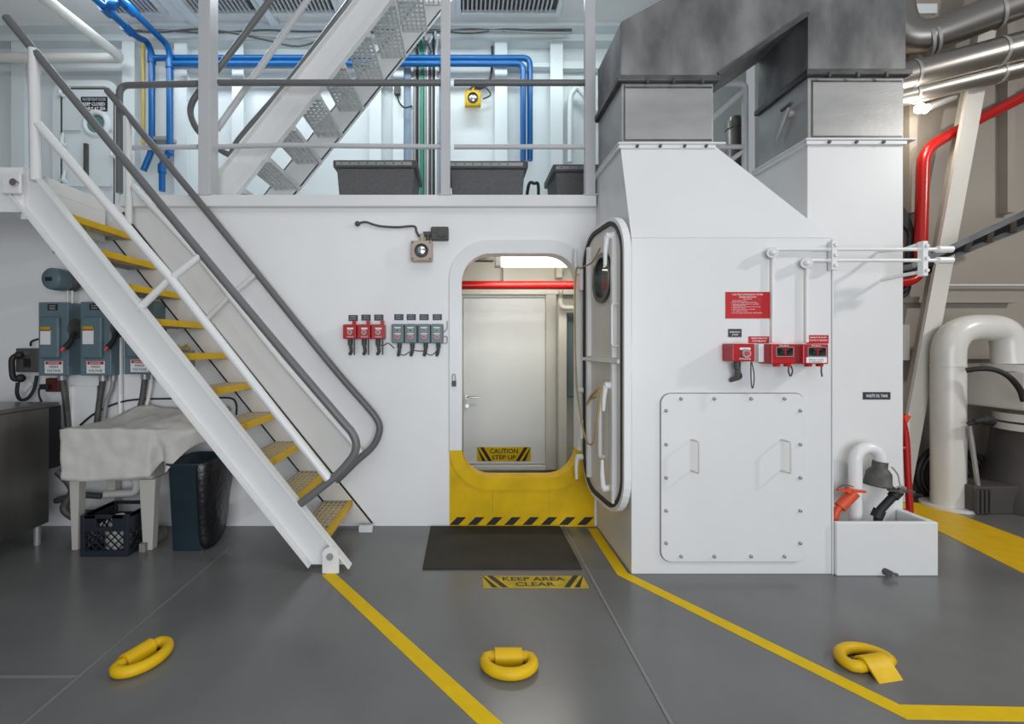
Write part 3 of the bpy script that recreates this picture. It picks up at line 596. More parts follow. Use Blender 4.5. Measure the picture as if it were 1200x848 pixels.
# ================================================================== LOWER STAIR
YN, YF_ = 3.07, 3.76
st = thing('ship_stair', 'steep white ship stair with yellow nosings rising left to the landing', 'stair', (-1.0, 3.4, 0))
T1, T0 = V((-.779, 0, .05)), V((-2.905, 0, 2.699)); dn = (T0-T1).normalized(); nb = V((-dn.z, 0, dn.x)); nb = nb if nb.z < 0 else -nb
wS = .215
def channel(y_web, y_lip, a, b, zfloor):        # channel section between lines a-b (top edge), flanges towards y_lip
    mb = MB()
    def q(p, o): return p+nb*o
    pl = [q(a, 0), q(b, 0), q(b, wS), q(a, wS)]
    bot = q(a, wS); k = (zfloor-bot.z)/(-dn.z) if dn.z else 0
    k0 = (zfloor-bot.z)/dn.z; kt = (zfloor-a.z)/dn.z
    pl = [a+dn*kt, b, q(b, wS), bot+dn*k0]
    y0, y1 = sorted((y_web, y_web+.012)); mb.prism([V((p.x, y0, p.z)) for p in pl], (0, .012, 0))
    for (o, s_, e_) in ((0, pl[0], pl[1]), (wS, pl[3], pl[2])):
        d0 = nb*(.012 if o == 0 else -.012)
        qq = [s_, e_, e_+d0, s_+d0]; ya, yb = sorted((y_web, y_lip)); mb.prism([V((p.x, ya, p.z)) for p in qq], (0, yb-ya, 0))
    return mb
build('stringer', channel(3.10, 3.045, T1, T0, .03), WHITE, st)
T0f = T1+dn*((ZD-.08-T1.z)/dn.z)
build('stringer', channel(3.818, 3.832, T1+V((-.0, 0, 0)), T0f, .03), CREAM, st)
for (yy, w_) in ((3.045, 1), (YF_-.03, 0)):
    x = X(388, 3.05) if w_ else -.80
    cp = build('foot_clip', MB().box(x-.055, x+.055, yy-.012 if w_ else yy-.03, yy+.01, 0, .12 if w_ else .05), WHITE, st, bev=.004)
    if w_:
        build('clip_top', MB().lathe([(.0001, -.0105), (.055, -.0105), (.055, .01)], (x, yy, .12), (0, 1, 0), 20, False), WHITE, cp)
        build('clip_bolt', MB().cyl((x, yy-.010, .115), (x, yy-.03, .115), .022, 8), GALV, cp)
tb = P(20, 215, 3.04)
cp = build('head_clip', MB().box(tb.x-.10, tb.x+.03, 3.03, 3.05, tb.z-.07, tb.z+.07), WHITE, st, bev=.015)
build('clip_bolt', MB().cyl((tb.x, 3.03, tb.z), (tb.x, 3.01, tb.z), .025, 8), CHROME, cp)
# treads
N1, N10 = V((-2.755, 0, 2.42)), V((-.93, 0, .22)); ty0, ty1 = 3.114, 3.816
def grating(x0, x1, y0, y1, z0, z1, nx, ny, t):
    m_ = MB()
    for i in range(nx+1): x = x0+(x1-x0)*i/nx; m_.box(x-t/2, x+t/2, y0, y1, z0, z1)
    for j in range(1, ny): y = y0+(y1-y0)*j/ny; m_.box(x0, x1, y-t/2, y+t/2, z0+.004, z1-.002)
    return m_
D = .235
ptr = None
for k in range(10):
    p = N1.lerp(N10, k/9)
    if k == 0:
        ft = MB().box(-D, -D+.012, ty0, ty1, -.05, 0).box(-D, 0, ty0, ty0+.006, -.045, 0).box(-D, 0, ty1-.006, ty1, -.045, 0)
        gt = grating(-D+.012, -.035, ty0+.006, ty1-.006, -.018, 0, 5, 11, .009)
        ns = MB().box(-.035, 0, ty0, ty1, -.045, .003)
        for m_ in (ft, gt, ns): m_.xf(Matrix.Translation(p))
        ptr = build('tread', ft, TREADG, st); pgr = build('grating', gt, TAN, ptr); pns = build('nosing', ns, YEL, ptr, bev=.003)
        for o in (pgr,): o.location = (0, 0, 0)
    else:
        c = ptr.copy(); COL.objects.link(c); c.parent = st; c.location = p-N1
        for ch in (pgr, pns):
            d = ch.copy(); COL.objects.link(d); d.parent = c
# rails
def rail(name, pts, r, m_, parent, n=12, fl_=None):
    return build(name, MB().tube(pts, r, n), m_, parent)
hN = curve([P(u, v, YN) for (u, v) in ((8, 21), (85, 114), (160, 205), (235, 296), (300, 374), (342, 424), (400, 492), (412, 506), (417.5, 520), (415, 532), (408, 542), (395, 556), (374, 573), (352, 590))], 6)
rail('handrail', hN, .027, GREY, st)
hF = curve([P(u, v, YF_) for (u, v) in ((126, 106), (200, 196), (285, 300), (385, 424), (430, 476), (441, 490), (445, 501), (442, 514), (434, 526), (417, 541), (402, 556), (394, 563))], 6)
rail('handrail', hF, .028, GREY, st)
rail('midrail', [P(45, 146, YN), P(200, 326, YN), P(385, 561, YN)], .030, WHITE, st)
rail('midrail', [P(156, 218, YF_), P(235, 304, YF_), P(330, 424, YF_), P(423, 530, YF_)], .026, WHITE, st)
rail('post', [P(40, 58, YN), P(42, 212, YN)], .033, WHITE, st, 8)
rail('post', [P(150, 135, YF_), P(151, 262, YF_)], .026, WHITE, st)
rail('strut', [P(163, 362, 3.08), P(197, 329, YN), P(236, 299, YN)], .024, WHITE, st)
rail('strut', [P(243, 373, YF_), P(270, 346, YF_), P(303, 319, YF_)], .020, WHITE, st)

# ================================================================== UPPER DECK
YG = 3.79
for (u, w_, lab) in ((239, 14, 'thick white square column at the deck edge beside the upper stair'), (522, 11, 'white square column at the deck edge between the grey cases'), (692, 12, 'white square column at the deck edge beside the galvanised duct')):
    x = X(u, YG); hw = w_/2*YG/F; dd = .13 if u < 300 else .06
    build('steel_column', MB().box(x-hw, x+hw, YG-.0, YG+dd, ZD+.05, 5.5).box(x-hw-.02, x+hw+.02, YG-.02, YG+dd+.0, ZD+.045, ZD+.056), STEELC, label=lab, cat='column', bev=.004)
gr = thing('guard_rail', 'grey-topped guard rail along the edge of the upper deck', 'railing', (-.5, YG+.03, ZD))
yr = YG+.035
build('top_rail', MB().tube(fillet([P(140, 226, yr), P(140, 100, yr), P(232, 98, yr)], .08), .026, 12), GREY, gr)
build('top_rail', MB().cyl(P(256, 97, yr), P(517, 97, yr), .026, 12), GREY, gr)
build('top_rail', MB().cyl(P(532, 97, yr), P(686, 97, yr), .026, 12), GREY, gr)
build('mid_rail', MB().cyl(P(154, 173, yr), P(232, 172, yr), .020, 12), STEELC, gr)
build('mid_rail', MB().tube(curve([P(256, 172, yr), P(330, 170, yr), P(420, 171, yr), P(517, 172, yr)]), .020, 12), STEELC, gr)
build('mid_rail', MB().cyl(P(532, 172, yr), P(686, 172, yr), .020, 12), STEELC, gr)
# second rail seen between the ducts
t = thing('side_rail', 'grey railing seen between the two galvanised ducts', 'railing', (2.3, 3.95, ZD))
y2 = 3.97
build('post', MB().tube(fillet([V((X(873, y2), y2, ZD-.01)), P(873, 98, y2), P(836, 99, y2)], .05), .026, 10), STEELC, t)
build('mid_rail', MB().cyl(P(836, 172, y2), P(872, 172, y2), .020, 10), STEELC, t)
build('brace', MB().cyl(P(834, 140, y2), P(872, 106, y2), .022, 10).cyl(P(846, 195, y2), P(870, 178, y2), .02, 10), STEELC, t)
build('vent_pipe', MB().tube([V((X(861, 4.3), 4.3, ZD-.01)), P(861, 150, 4.3), P(861, 138, 4.3)], [.075, .075, .055], 14).cyl(P(861, 152, 4.3), P(861, 144, 4.3), .085, 14), JACKET, label='short shiny metal pipe standing behind the railing between the ducts', cat='pipe')
# upper stair
us = thing('upper_stair', 'white stair with perforated treads climbing right from the upper deck', 'stair', (-1.9, 4.4, ZD))
A = V((-2.06, 0, ZD+.03)); du_ = V((1, 0, 1.255)).normalized(); nrm = V((-du_.z, 0, du_.x)); wS2 = .25
def ustr(y, yl):
    mb = MB(); a = A+V((0, 0, 0)); ln = (5.4-ZD)/du_.z
    lo_ = a; hi_ = a+du_*ln
    lo2 = lo_+nrm*wS2; lo2 = lo2+du_*((ZD-lo2.z)/du_.z)
    pl = [lo_, hi_, hi_+nrm*wS2, lo2]
    mb.prism([V((p.x, y, p.z)) for p in pl], (0, .012, 0))
    ya, yb = sorted((y, yl))
    for (s_, e_, d0) in ((lo_, hi_, nrm*.012), (lo2, hi_+nrm*wS2, nrm*-.012)):
        mb.prism([V((p.x, ya, p.z)) for p in (s_, e_, e_+d0, s_+d0)], (0, yb-ya, 0))
    return mb
build('stringer', ustr(4.04, 3.99), WHITE, us); build('stringer', ustr(4.80, 4.85), WHITE, us)
pt = None
for k in range(-4, 5):
    p = V((-1.05, 0, 3.98))+V((.22, 0, .275))*k
    if pt is None:
        p0 = p
        ft = MB().box(-.26, -.25, 4.06, 4.795, -.04, 0).box(-.01, 0, 4.06, 4.795, -.04, 0).box(-.26, 0, 4.055, 4.062, -.04, 0).box(-.26, 0, 4.79, 4.797, -.04, 0)
        gt = grating(-.25, -.01, 4.062, 4.79, -.03, -.004, 5, 12, .014)
        for m_ in (ft, gt): m_.xf(Matrix.Translation(p))
        pt = build('tread', ft, GRATE, us); pg = build('grating', gt, GRATE, pt)
    else:
        c = pt.copy(); COL.objects.link(c); c.parent = us; c.location = p-p0
        d = pg.copy(); COL.objects.link(d); d.parent = c
build('handrail', MB().tube(curve([P(u, v, 4.0) for (u, v) in ((330, -18), (290, 36), (253, 84), (236, 104), (225, 121), (224, 136), (233, 154), (256, 174), (268, 181))], 6), .026, 12), GREY, us)
build('handrail', MB().tube(curve([P(u, v, 4.8) for (u, v) in ((420, -14), (341, 90), (290, 150), (276, 168), (270, 182))], 6), .024, 12), GREY, us)
build('midrail', MB().cyl(P(366, -8, 4.0), P(254, 152, 4.0), .026, 12), STEELC, us)
# grey cases on deck
def case(label, u0, u1, vt, y, dep):
    x0, x1 = X(u0, y), X(u1, y); zt = Z(vt, y); t = thing('battery_case', label, 'case', ((x0+x1)/2, y+dep/2, ZD-.01), 'grey storage cases on the upper deck')
    zb = ZD-.01; i = .03
    vs = [(x0+i+.03, y+.06, zb), (x1-i-.03, y+.06, zb), (x1-i-.03, y+dep-.06, zb), (x0+i+.03, y+dep-.06, zb), (x0+i, y+.02, zt-.07), (x1-i, y+.02, zt-.07), (x1-i, y+dep-.02, zt-.07), (x0+i, y+dep-.02, zt-.07)]
    build('body', MB().add(vs, [(0, 3, 2, 1), (4, 5, 6, 7), (0, 1, 5, 4), (1, 2, 6, 5), (2, 3, 7, 6), (3, 0, 4, 7)]), CASE, t, bev=.01)
    build('lid', MB().box(x0, x1, y, y+dep, zt-.07, zt), CASEL, t, bev=.012)
    st_ = build('hinge_strip', MB().box(x0+.03, x1-.05, y-.006, y, zt-.052, zt-.02), GALV, t)
    pr = build('rivet', MB().cyl((x0+.08, y-.006, zt-.036), (x0+.08, y-.010, zt-.036), .007, 6), GUN, st_)
    copies(pr, st_, [(d, 0, 0) for d in [(.08*k) for k in range(1, int((x1-x0-.2)/.08)+1)]])
case('grey storage case below the upper stair, leftmost of three', 390, 489, 187, 4.25, .55)
case('grey storage case right of the middle column, second of three', 524, 619, 188, 4.25, .55)
case('grey storage case beside the duct, rightmost of three', 648, 735, 192, 4.35, .5)
# cable ladder
cl = thing('cable_ladder', 'vertical ladder rack of grey and green cables on the upper wall', 'cable rack', (X(499, 5.7), 5.7, ZD))
yl = 5.72
for u in (483, 513): build('side_rail', MB().box(X(u, yl)-.015, X(u, yl)+.015, yl, yl+.06, ZD, 5.3), GALV, cl)
for v in (85, 122, 153, 186, 215): build('rung', MB().box(X(483, yl), X(513, yl), yl+.02, yl+.04, Z(v, yl)-.02, Z(v, yl)+.02), GALV, cl)
cabs = [(486, CABLE, .018), (489, RUBBER, .016), (492, CABLE, .016), (495, GREEN, .024), (498.5, CABLE, .02), (501, PAPER, .012), (503.5, GUN, .016), (506, CABLE, .014), (509, RUBBER, .012), (511, PAPER, .014)]
for i, (u, m_, r_) in enumerate(cabs):
    top = P(u+random.uniform(-14, 10), 40+random.uniform(-3, 6), yl-.2)
    build('cable', MB().tube(curve([V((X(u, yl), yl, ZD)), P(u+random.uniform(-.6, .6), 150, yl), P(u, 75, yl), P(u+random.uniform(-2, 2), 58, yl-.03), top]), r_, 6), m_, cl)
build('backing_plate', MB().box(X(474, 5.86), X(521, 5.86), 5.84, YB, ZD, 5.25), mat('plate_blue', (.36, .48, .62), .5), cl)
t = em_lamp('yellow emergency lamp on the upper wall above the grey cases', P(554, 119, 5.78), .1, YEL)
build('bracket', MB().tube(curve([P(553, 108, 5.74), P(556, 102, 5.76), P(562, 103, 5.78), P(570, 100, 5.8)]), .02, 6).tube(curve([P(575, 30, 5.85), P(577, 70, 5.85), P(573, 96, 5.82), P(562, 104, 5.8)]), .015, 6).tube(curve([P(550, 104, 5.7), P(562, 98, 5.72), P(575, 110, 5.78), P(566, 116, 5.78)]), .010, 6), GUN, t)
t = thing('pull_switch', 'small grey switch with hanging cord left of the cable rack', 'switch', P(466, 107, YB-.1))
c = P(466, 107, YB-.12); build('body', MB().box(c.x-.04, c.x+.04, c.y-.05, c.y, c.z-.06, c.z+.06), GUN, t, bev=.01)
build('cord', MB().tube(curve([c+V((0, -.02, -.06)), P(468, 120, 5.74), P(474, 126, 5.72), P(483, 124, 5.70)]), .010, 6), RUBBER, t)
# blue pipes
bp = thing('blue_pipe', 'pair of bright blue water pipes across the upper wall and down both ends', 'pipe', (-1.5, 5.7, 5.1))
yb1, yb2 = 5.66, 5.60
def bl_(pts, r=.036): build('pipe', MB().tube(fillet([V(p) for p in pts], .09), r, 12), BLUE, bp)
zA, zB = Z(68, yb1), Z(74.5, yb2)
bl_([(X(178, yb1), yb1, zA), (X(621, yb1), yb1, zA), (X(621, yb1), yb1, Z(188, yb1))])
bl_([(X(199, yb2), yb2, zB), (X(613, yb2), yb2, zB), (X(613, yb2), yb2, Z(188, yb2))])
bl_([(X(180, 5.7)-.05, 3.95, 5.14), (X(180, 5.7)-.02, 5.45, 5.14), P(172, 48, 5.66), P(178, 62, yb1), P(178, 176, yb1), P(168, 200, yb1)])
bl_([(X(199, 5.7)-.03, 3.95, 5.19), (X(199, 5.7), 5.64, 5.19), P(199, 62, yb2), P(199, 178, yb2), P(190, 190, yb2), P(190, 224, yb2)])
for (u, v, y) in ((178, 69, yb1), (199, 75, yb2), (178, 172, yb1), (199, 176, yb2), (190, 198, yb2)):
    build('coupling', MB().cyl(P(u, v-5, y), P(u, v+5, y), .047, 12), BLUE, bp)
for (px, y, z) in ((X(180, 5.7)-.04, 5.0, 5.14), (X(199, 5.7)-.02, 5.05, 5.19), (X(180, 5.7)-.03, 5.3, 5.14)):
    build('coupling', MB().cyl((px, y-.06, z), (px, y+.06, z), .05, 12), BLUE, bp)
build('valve', MB().cyl((X(180, 5.7)-.04, 4.95, 5.14), (X(199, 5.7)-.02, 4.95, 5.19), .03, 10).ball((X(190, 5.7)-.04, 4.95, 5.17), .06), BLUE, bp)
build('pipe_support', MB().box(X(176, 5.75), X(206, 5.75), 5.64, YB, Z(166, 5.75)-.02, Z(166, 5.75)+.02), GALV, bp)
build('drain_pipe', MB().cyl(P(168, 50, 5.75), P(168, 172, 5.75), .022, 10), YPIPE, label='thin mustard yellow pipe left of the blue pipes', cat='pipe')
build('overhead_pipe', MB().tube(fillet([P(-60, 67, 5.6), P(143, 68, 5.6), (X(142, 5.6)-.08, 4.2, Z(68, 5.6))], .1), .055, 12), PIPEW, label='off-white pipe along the upper left wall turning toward the viewer', cat='pipe')
t = thing('wall_cable', 'loose grey cables tied along the top of the upper wall', 'cable', (-1, 5.7, 5.3))
for k in range(3):
    ps = [P(u, 36+random.uniform(-2, 3)+(8*math.exp(-((u-340)/40)**2)*k), YB-.34) for u in range(150, 700, 40)]
    build('cable', MB().tube(curve(ps, 5), .012, 6), (GUN, CABLE, GUN)[k], t)
# pipe loop behind third column
t = thing('wall_pipe', 'white bent pipe loop on the upper wall beside the right column', 'pipe', P(675, 180, 5.7))
build('pipe', MB().tube(fillet([P(668, 190, 5.75), P(668, 112, 5.75), P(676, 101, 5.75), P(690, 118, 5.75), P(700, 130, 5.75)], .2), .035, 10), UPPER, t)
# ceiling grilles
gi = 0
for (u0, u1, lab) in ((120, 185, 'ceiling louvre over the upper left near the blue pipes'), (222, 300, 'ceiling louvre left of the upper stair'), (312, 392, 'ceiling louvre just behind the upper stair'), (540, 652, 'wide ceiling louvre between the middle and right columns')):
    ya, ybk = 4.9, 5.36; x0, x1 = X(u0, 5.3), X(u1, 5.3)
    t = thing('ceiling_louvre', lab, 'vent', ((x0+x1)/2, 5.2, 5.40), 'louvres in the upper ceiling')
    build('frame', MB().box(x0-.05, x0, ya, ybk, 5.36, 5.42).box(x1, x1+.05, ya, ybk, 5.36, 5.42).box(x0-.05, x1+.05, ybk, ybk+.05, 5.36, 5.42).box(x0-.05, x1+.05, ya-.05, ya, 5.36, 5.42), UPPER, t)
    build('backing', MB().box(x0, x1, ya, ybk, 5.408, 5.42), GUN, t)
    sl = MB(); x = x0+.02
    pr = build('slat', MB().box(x, x+.02, ya, ybk, 5.37, 5.405), STEELC, t)
    ns_ = int((x1-x0-.02)/.05); copies(pr, t, [(.05*k, 0, 0) for k in range(1, ns_)])
for (u0, u1) in ((206, 218), (303, 312)):
    struct('trim_%d' % n, MB().box(X(u0, 5.2), X(u1, 5.2), 4.6, 5.56, 5.33, 5.42), UPPER); n += 1
# upper watertight door (door_3)
yd = YB-.06
d3 = thing('door_3', 'grey-white closed watertight door with porthole on the upper left wall', None, P(108, 230, yd)); d3['kind'] = 'structure'
dx0, dx1, dz0, dz1 = X(72, yd), X(143, yd), ZD+.15, Z(103, yd)
build('frame', MB().ring(rrect(dx0-.08, dx1+.0, dz0-.08, dz1+.08, .2), rrect(dx0-.0, dx1-.06, dz0, dz1, .16), YB-.1, YB), UPPER, d3)
pc = P(114, 146, yd)
build('leaf', MB().ring(rrect(dx0, dx1-.06, dz0, dz1, .16), rrect(pc.x-.12, pc.x+.12, pc.z-.12, pc.z+.12, .119), yd-.02, YB), UPPER, d3)
build('gasket', MB().ring(rrect(dx0+.01, dx1-.07, dz0+.01, dz1-.01, .15), rrect(dx0+.03, dx1-.09, dz0+.03, dz1-.03, .13), yd-.025, yd-.02), GUN, d3)
pr = build('porthole_ring', MB().lathe([(.115, 0), (.125, -.03), (.15, -.03), (.185, .0)], (pc.x, yd-.02, pc.z), (0, 1, 0), 24), UPPER, d3)
build('porthole_glass', MB().cyl((pc.x, yd-.01, pc.z), (pc.x, yd, pc.z), .118, 24), GLASS, pr)
build('stiffener', MB().box(dx0+.06, pc.x-.18, yd-.05, yd-.02, Z(153, yd)-.015, Z(153, yd)+.015).box(pc.x+.18, dx1-.1, yd-.05, yd-.02, Z(153, yd)-.015, Z(153, yd)+.015).box(dx0+.06, dx1-.1, yd-.05, yd-.02, Z(216, yd)-.04, Z(216, yd)), UPPER, d3)
build('grip_bar', MB().box(X(104, yd)-.02, X(104, yd)+.02, yd-.06, yd-.02, Z(208, yd), Z(170, yd)), GUN, d3)
for (u, v) in ((74, 112), (134, 184), (76, 170), (78, 213)):
    c = P(u, v, yd-.03); build('dog_handle', MB().cyl(c, c+V((0, -.06, 0)), .025, 8).tube([c+V((0, -.05, 0)), c+V((.03, -.06, .13))], [.024, .014], 8), UPPER, d3)
sign('warning_sign', 'black notice asking to keep the watertight door closed at sea', None, (X(112, yd), yd-.02, Z(123, yd)), 31*yd/F, 17*yd/F, BLK, [('WATERTIGHT DOOR', .058, .036, .30, LETD), ('KEEP CLOSED', 0, .042, .28, LETW), ('WHILE AT SEA', -.056, .042, .29, LETW)], parent=d3)

# ================================================================== LEFT LOWER AREA
def switchbox(label, u0, u1, us_, vt, vb, full):
    yf = 3.70; x0, x1 = X(u0, yf), X(u1, yf); zt, zb = Z(vt, yf), Z(vb, yf)
    t = thing('safety_switch', label, 'switch box', ((x0+x1)/2, YW, zb), 'grey safety switches on the bulkhead')
    build('housing', MB().box(x0, x1-.0, yf, YW, zb, zt), SWGR, t, bev=.006)
    dr = build('door_panel', MB().box(x0+.03, x1-.055, yf-.03, yf, zb+.14, zt-.12), SWGR, t, bev=.015, seg=3)
    lb = build('rating_label', MB().box(x0+.045, x1-.115, yf-.033, yf-.03, zt-.34, zt-.20), PAPER, dr, label='white rating label with red and yellow header')
    build('label_header', MB().box(x0+.045, x1-.115, yf-.034, yf-.033, zt-.232, zt-.222), RED, dr); build('label_band', MB().box(x0+.045, x1-.115, yf-.034, yf-.03, zt-.222, zt-.198), TAPED, dr)
    sign('danger_sign', 'white danger high voltage sticker', None, (x0+.125, yf, zb+.068), .145, .098, PAPER, [('HIGH', .004, .020, .07, LETK), ('VOLTAGE', -.028, .020, .11, LETK)], parent=t, t=.002)
    rd = sign('danger_band', 'red band of the sticker', None, (x0+.125, yf-.002, zb+.068+.034), .13, .024, RED, [('DANGER', 0, .013, .09, LETW)], parent=t, t=.001)
    sign('name_tag', 'black name tag', None, (x0+.115, yf, zt-.04), .08, .05, BLK, [('PUMP', .009, .013, .05, LETD), ('FEED', -.011, .013, .05, LETD)], parent=t, t=.002)
    c = V((x1, 3.79, zt-.22)); 
    lv = build('switch_disc', MB().lathe([(.0001, .016), (.05, .014), (.085, .0)], (x1, 3.775, zt-.21), (1, 0, 0), 20), GUN, t)
    build('lever', MB().tube([(x1+.02, 3.74, zt-.24), (x1+.03, 3.69, zt-.31), (x1+.01, 3.655, zt-.37)], [.014, .018, .022], 8), RUBBER, t)
    build('lever_tip', MB().tube([(x1+.012, 3.648, zt-.36), (x1-.002, 3.640, zt-.39)], [.016, .014], 8), BTNR, t)
    return t
switchbox('grey safety switch under the round bell, leftmost of three', 45, 80, 94, 354, 440, True)
switchbox('grey safety switch in the middle of the three', 94, 130, 146, 353.5, 440, True)
switchbox('grey safety switch behind the stair, rightmost of three', 145.5, 181, 196, 353, 438.5, True)
t = thing('alarm_bell', 'round grey bell horn above the leftmost safety switch', 'bell', P(60, 338, 3.72))
c = P(58, 326, 3.60)
build('drum', MB().lathe([(.0001, -.0), (.07, 0), (.085, .015), (.088, .05), (.088, .11), (.08, .14), (.0001, .14)], c, (.10, 1, 0), 22), SWGR, t)
build('centre_slot', MB().box(c.x-.03, c.x+.02, c.y-.006, c.y+.002, c.z-.02, c.z+.01), BLK, t)
build('rear_cup', MB().lathe([(.0001, 0), (.075, 0), (.085, .05), (.07, .06), (.0001, .06)], c+V((.03, .13, .0)), (.3, 1, 0), 20), GUN, t)
for dx in (-.01, .028): build('stem', MB().cyl((c.x+.03+dx, 3.74, c.z-.08), (c.x+.03+dx, 3.74, 1.845), .009, 8), PIPEW, t)
t = thing('wall_telephone', 'grey wall telephone with black handset beside the safety switches', 'telephone', P(32, 440, YW))
c0 = P(18, 408, 3.74); c1 = P(45, 436, 3.74)
build('body', MB().box(c0.x, c1.x, 3.74, YW, c1.z, c0.z), GUN, t, bev=.008)
build('handset', MB().tube(curve([P(20, 416, 3.70), P(14.5, 420, 3.68), P(14, 430, 3.68), P(16, 443, 3.68), P(24, 444, 3.70)]), [.022]+[.019]*31+[.026] if False else .020, 10).ball(P(22, 416, 3.7), .03).ball(P(24, 443, 3.7), .034), RUBBER, t)
build('keypad', MB().box(X(28, 3.74), X(36, 3.74), 3.735, 3.74, Z(430, 3.74), Z(420, 3.74)), BLK, t); build('dial', MB().cyl(P(31.5, 413.5, 3.74), P(31.5, 413.5, 3.725), .02, 12), BLK, t)
build('cord', MB().tube(curve([P(21, 448, 3.72), P(20, 460, 3.72), P(24, 468, 3.74), P(33, 466, 3.76), P(40, 455, 3.78), P(43, 440, 3.80)], 10), .013, 6), RUBBER, t)
build('cable', MB().tube(curve([P(36, 405, 3.78), P(37, 400, 3.8), P(45, 397, 3.82)]), .008, 6), RUBBER, t)
build('paper_tag', MB().prism([P(24, 460, 3.80), P(36, 447, 3.80), P(38, 450, 3.80), P(26, 463, 3.80)], (0, .002, 0)), PAPER, t)
t = thing('power_outlet', 'dark red outlet box with a black plug under the safety switches', 'outlet', P(60, 459, YW))
a = P(53, 459, 3.79); b = P(69, 443, 3.79); build('body', MB().box(a.x, b.x, 3.79, YW, a.z, b.z), mat('outlet_maroon', (.10, .018, .015), .5), t, bev=.006)
build('plug', MB().box(X(48, 3.77), X(58, 3.77), 3.75, 3.79, Z(456, 3.77), Z(450, 3.77)), RUBBER, t, bev=.006)
build('lead', MB().tube(curve([P(49, 453, 3.76), P(46, 456, 3.74), P(46, 464, 3.72), P(50, 473, 3.70)]), .008, 6), RUBBER, t)
for (pts, lab, m_, r_) in ((((73, 438), (74, 450), (77, 470), (80, 500)), 'grey flexible conduit below the leftmost safety switch', GUN, .022), (((121, 439), (119, 455), (116, 475), (113, 500)), 'dark flexible conduit below the middle safety switch', GUN, .022), (((133, 439), (131, 455), (125, 470), (122, 490)), 'light grey conduit right of the dark one below the middle switch', CABLE, .015), (((170, 437), (169, 450), (166, 470), (160, 490)), 'grey flexible conduit below the rightmost safety switch', GUN, .022), (((178, 437), (176, 455), (172, 475)), 'beige conduit right of the grey one below the rightmost switch', PIPEW, .014)):
    t = thing('flexible_conduit', lab, 'conduit', P(*pts[-1], 3.78))
    build('hose', MB().tube(curve([P(u, v, 3.78) for (u, v) in pts]), r_, 8), m_, t)
    build('gland', MB().cyl(P(*pts[0], 3.78)+V((0, 0, .01)), P(*pts[0], 3.78)+V((0, 0, -.05)), r_*1.35, 10), GALV, t)
build('wall_conduit', MB().tube(fillet([P(141, 395, 3.81), P(141, 520, 3.81)], .1), .018, 10), WHITE, label='thin white upright conduit on the wall behind the draped sink', cat='conduit')
build('extension_cord', MB().tube(curve([P(94, 498, 3.80), P(110, 485, 3.80), P(135, 473, 3.80), P(160, 468, 3.81), P(200, 467, 3.81), P(255, 466, 3.81), P(272, 467, 3.81), P(277, 474, 3.81), P(277, 486, 3.81)]), .008, 6), RUBBER, label='black cord running along the wall behind the stair', cat='cord')
mb = MB()
a, b = P(84, 498, 3.83), P(116, 452, 3.83)
build('wall_panel', MB().box(a.x, b.x, 3.815, YW, a.z-.2, b.z).box(a.x, a.x+.02, 3.805, YW, a.z-.2, b.z).box(b.x-.02, b.x, 3.805, YW, a.z-.2, b.z), WALL, label='flat white panel on the wall under the safety switches', cat='panel')
t = thing('junction_box', 'grey junction box with loose wires seen between the stair treads', 'junction box', P(213, 440, 3.8))
a, b = P(204, 438, 3.76), P(222, 410, 3.76); build('body', MB().box(a.x, b.x, 3.76, YW, a.z, b.z), GALV, t, bev=.006)
build('wires', MB().tube(curve([P(205, 408, 3.74), P(209, 405, 3.72), P(214, 408, 3.74), P(220, 404, 3.73), P(224, 410, 3.75)]), .010, 6).tube(curve([P(206, 411, 3.74), P(213, 409, 3.72), P(222, 407, 3.73)]), .006, 6), YPIPE, t)
t = thing('hose_bib', 'small grey wall valve seen under the stair treads', 'valve', P(267, 480, YW)); c = P(267, 480, YW)
build('body', MB().cyl(c, c+V((0, -.06, 0)), .03, 12), GALV, t); build('knob', MB().cyl(c+V((0, -.06, 0)), c+V((0, -.075, 0)), .045, 12), GALV, t)
t = thing('drain_pipe', 'white plastic drain pipe on the wall behind the bin', 'pipe', P(262, 590, 3.78))
build('pipe', MB().tube([P(264, 545, 3.79), P(263, 585, 3.79)], .025, 10), WHITE, t); build('socket', MB().tube([P(263, 560, 3.79), P(262, 592, 3.79)], .036, 10), WHITE, t)
# stainless cabinet
t = thing('steel_cabinet', 'brushed stainless cabinet on legs at the left edge of the picture', 'cabinet', (-3.6, 3.1, 0))
build('body', MB().box(-4.1, -3.2, 2.5, 3.545, .145, 1.03), STAINL, t, bev=.006)
build('top', MB().box(-4.12, -3.185, 2.48, 3.62, 1.03, 1.06), STAINL, t, bev=.004)
build('back_panel', MB().box(-4.1, -3.205, 3.545, 3.655, .55, 1.03), RUBBER, t, label='black rear section')
pr = build('leg', MB().cyl((-3.23, 3.48, 0), (-3.23, 3.48, .145), .022, 10), GALV, t); copies(pr, t, [(-.8, 0, 0), (0, -.9, 0), (-.8, -.9, 0)])
build('pipe_tangle', MB().tube(curve([(-3.25, 3.68, .5), (-3.15, 3.7, .35), (-3.2, 3.68, .2), (-3.1, 3.7, .1)]), .03, 8).tube(curve([(-3.3, 3.72, .25), (-3.1, 3.7, .3), (-2.95, 3.74, .28)]), .025, 8).tube(curve([(-3.2, 3.74, .12), (-3.05, 3.7, .16), (-2.9, 3.74, .14)]), .025, 8), GUN, label='tangle of dark pipes low on the wall between cabinet and sink', cat='pipe')
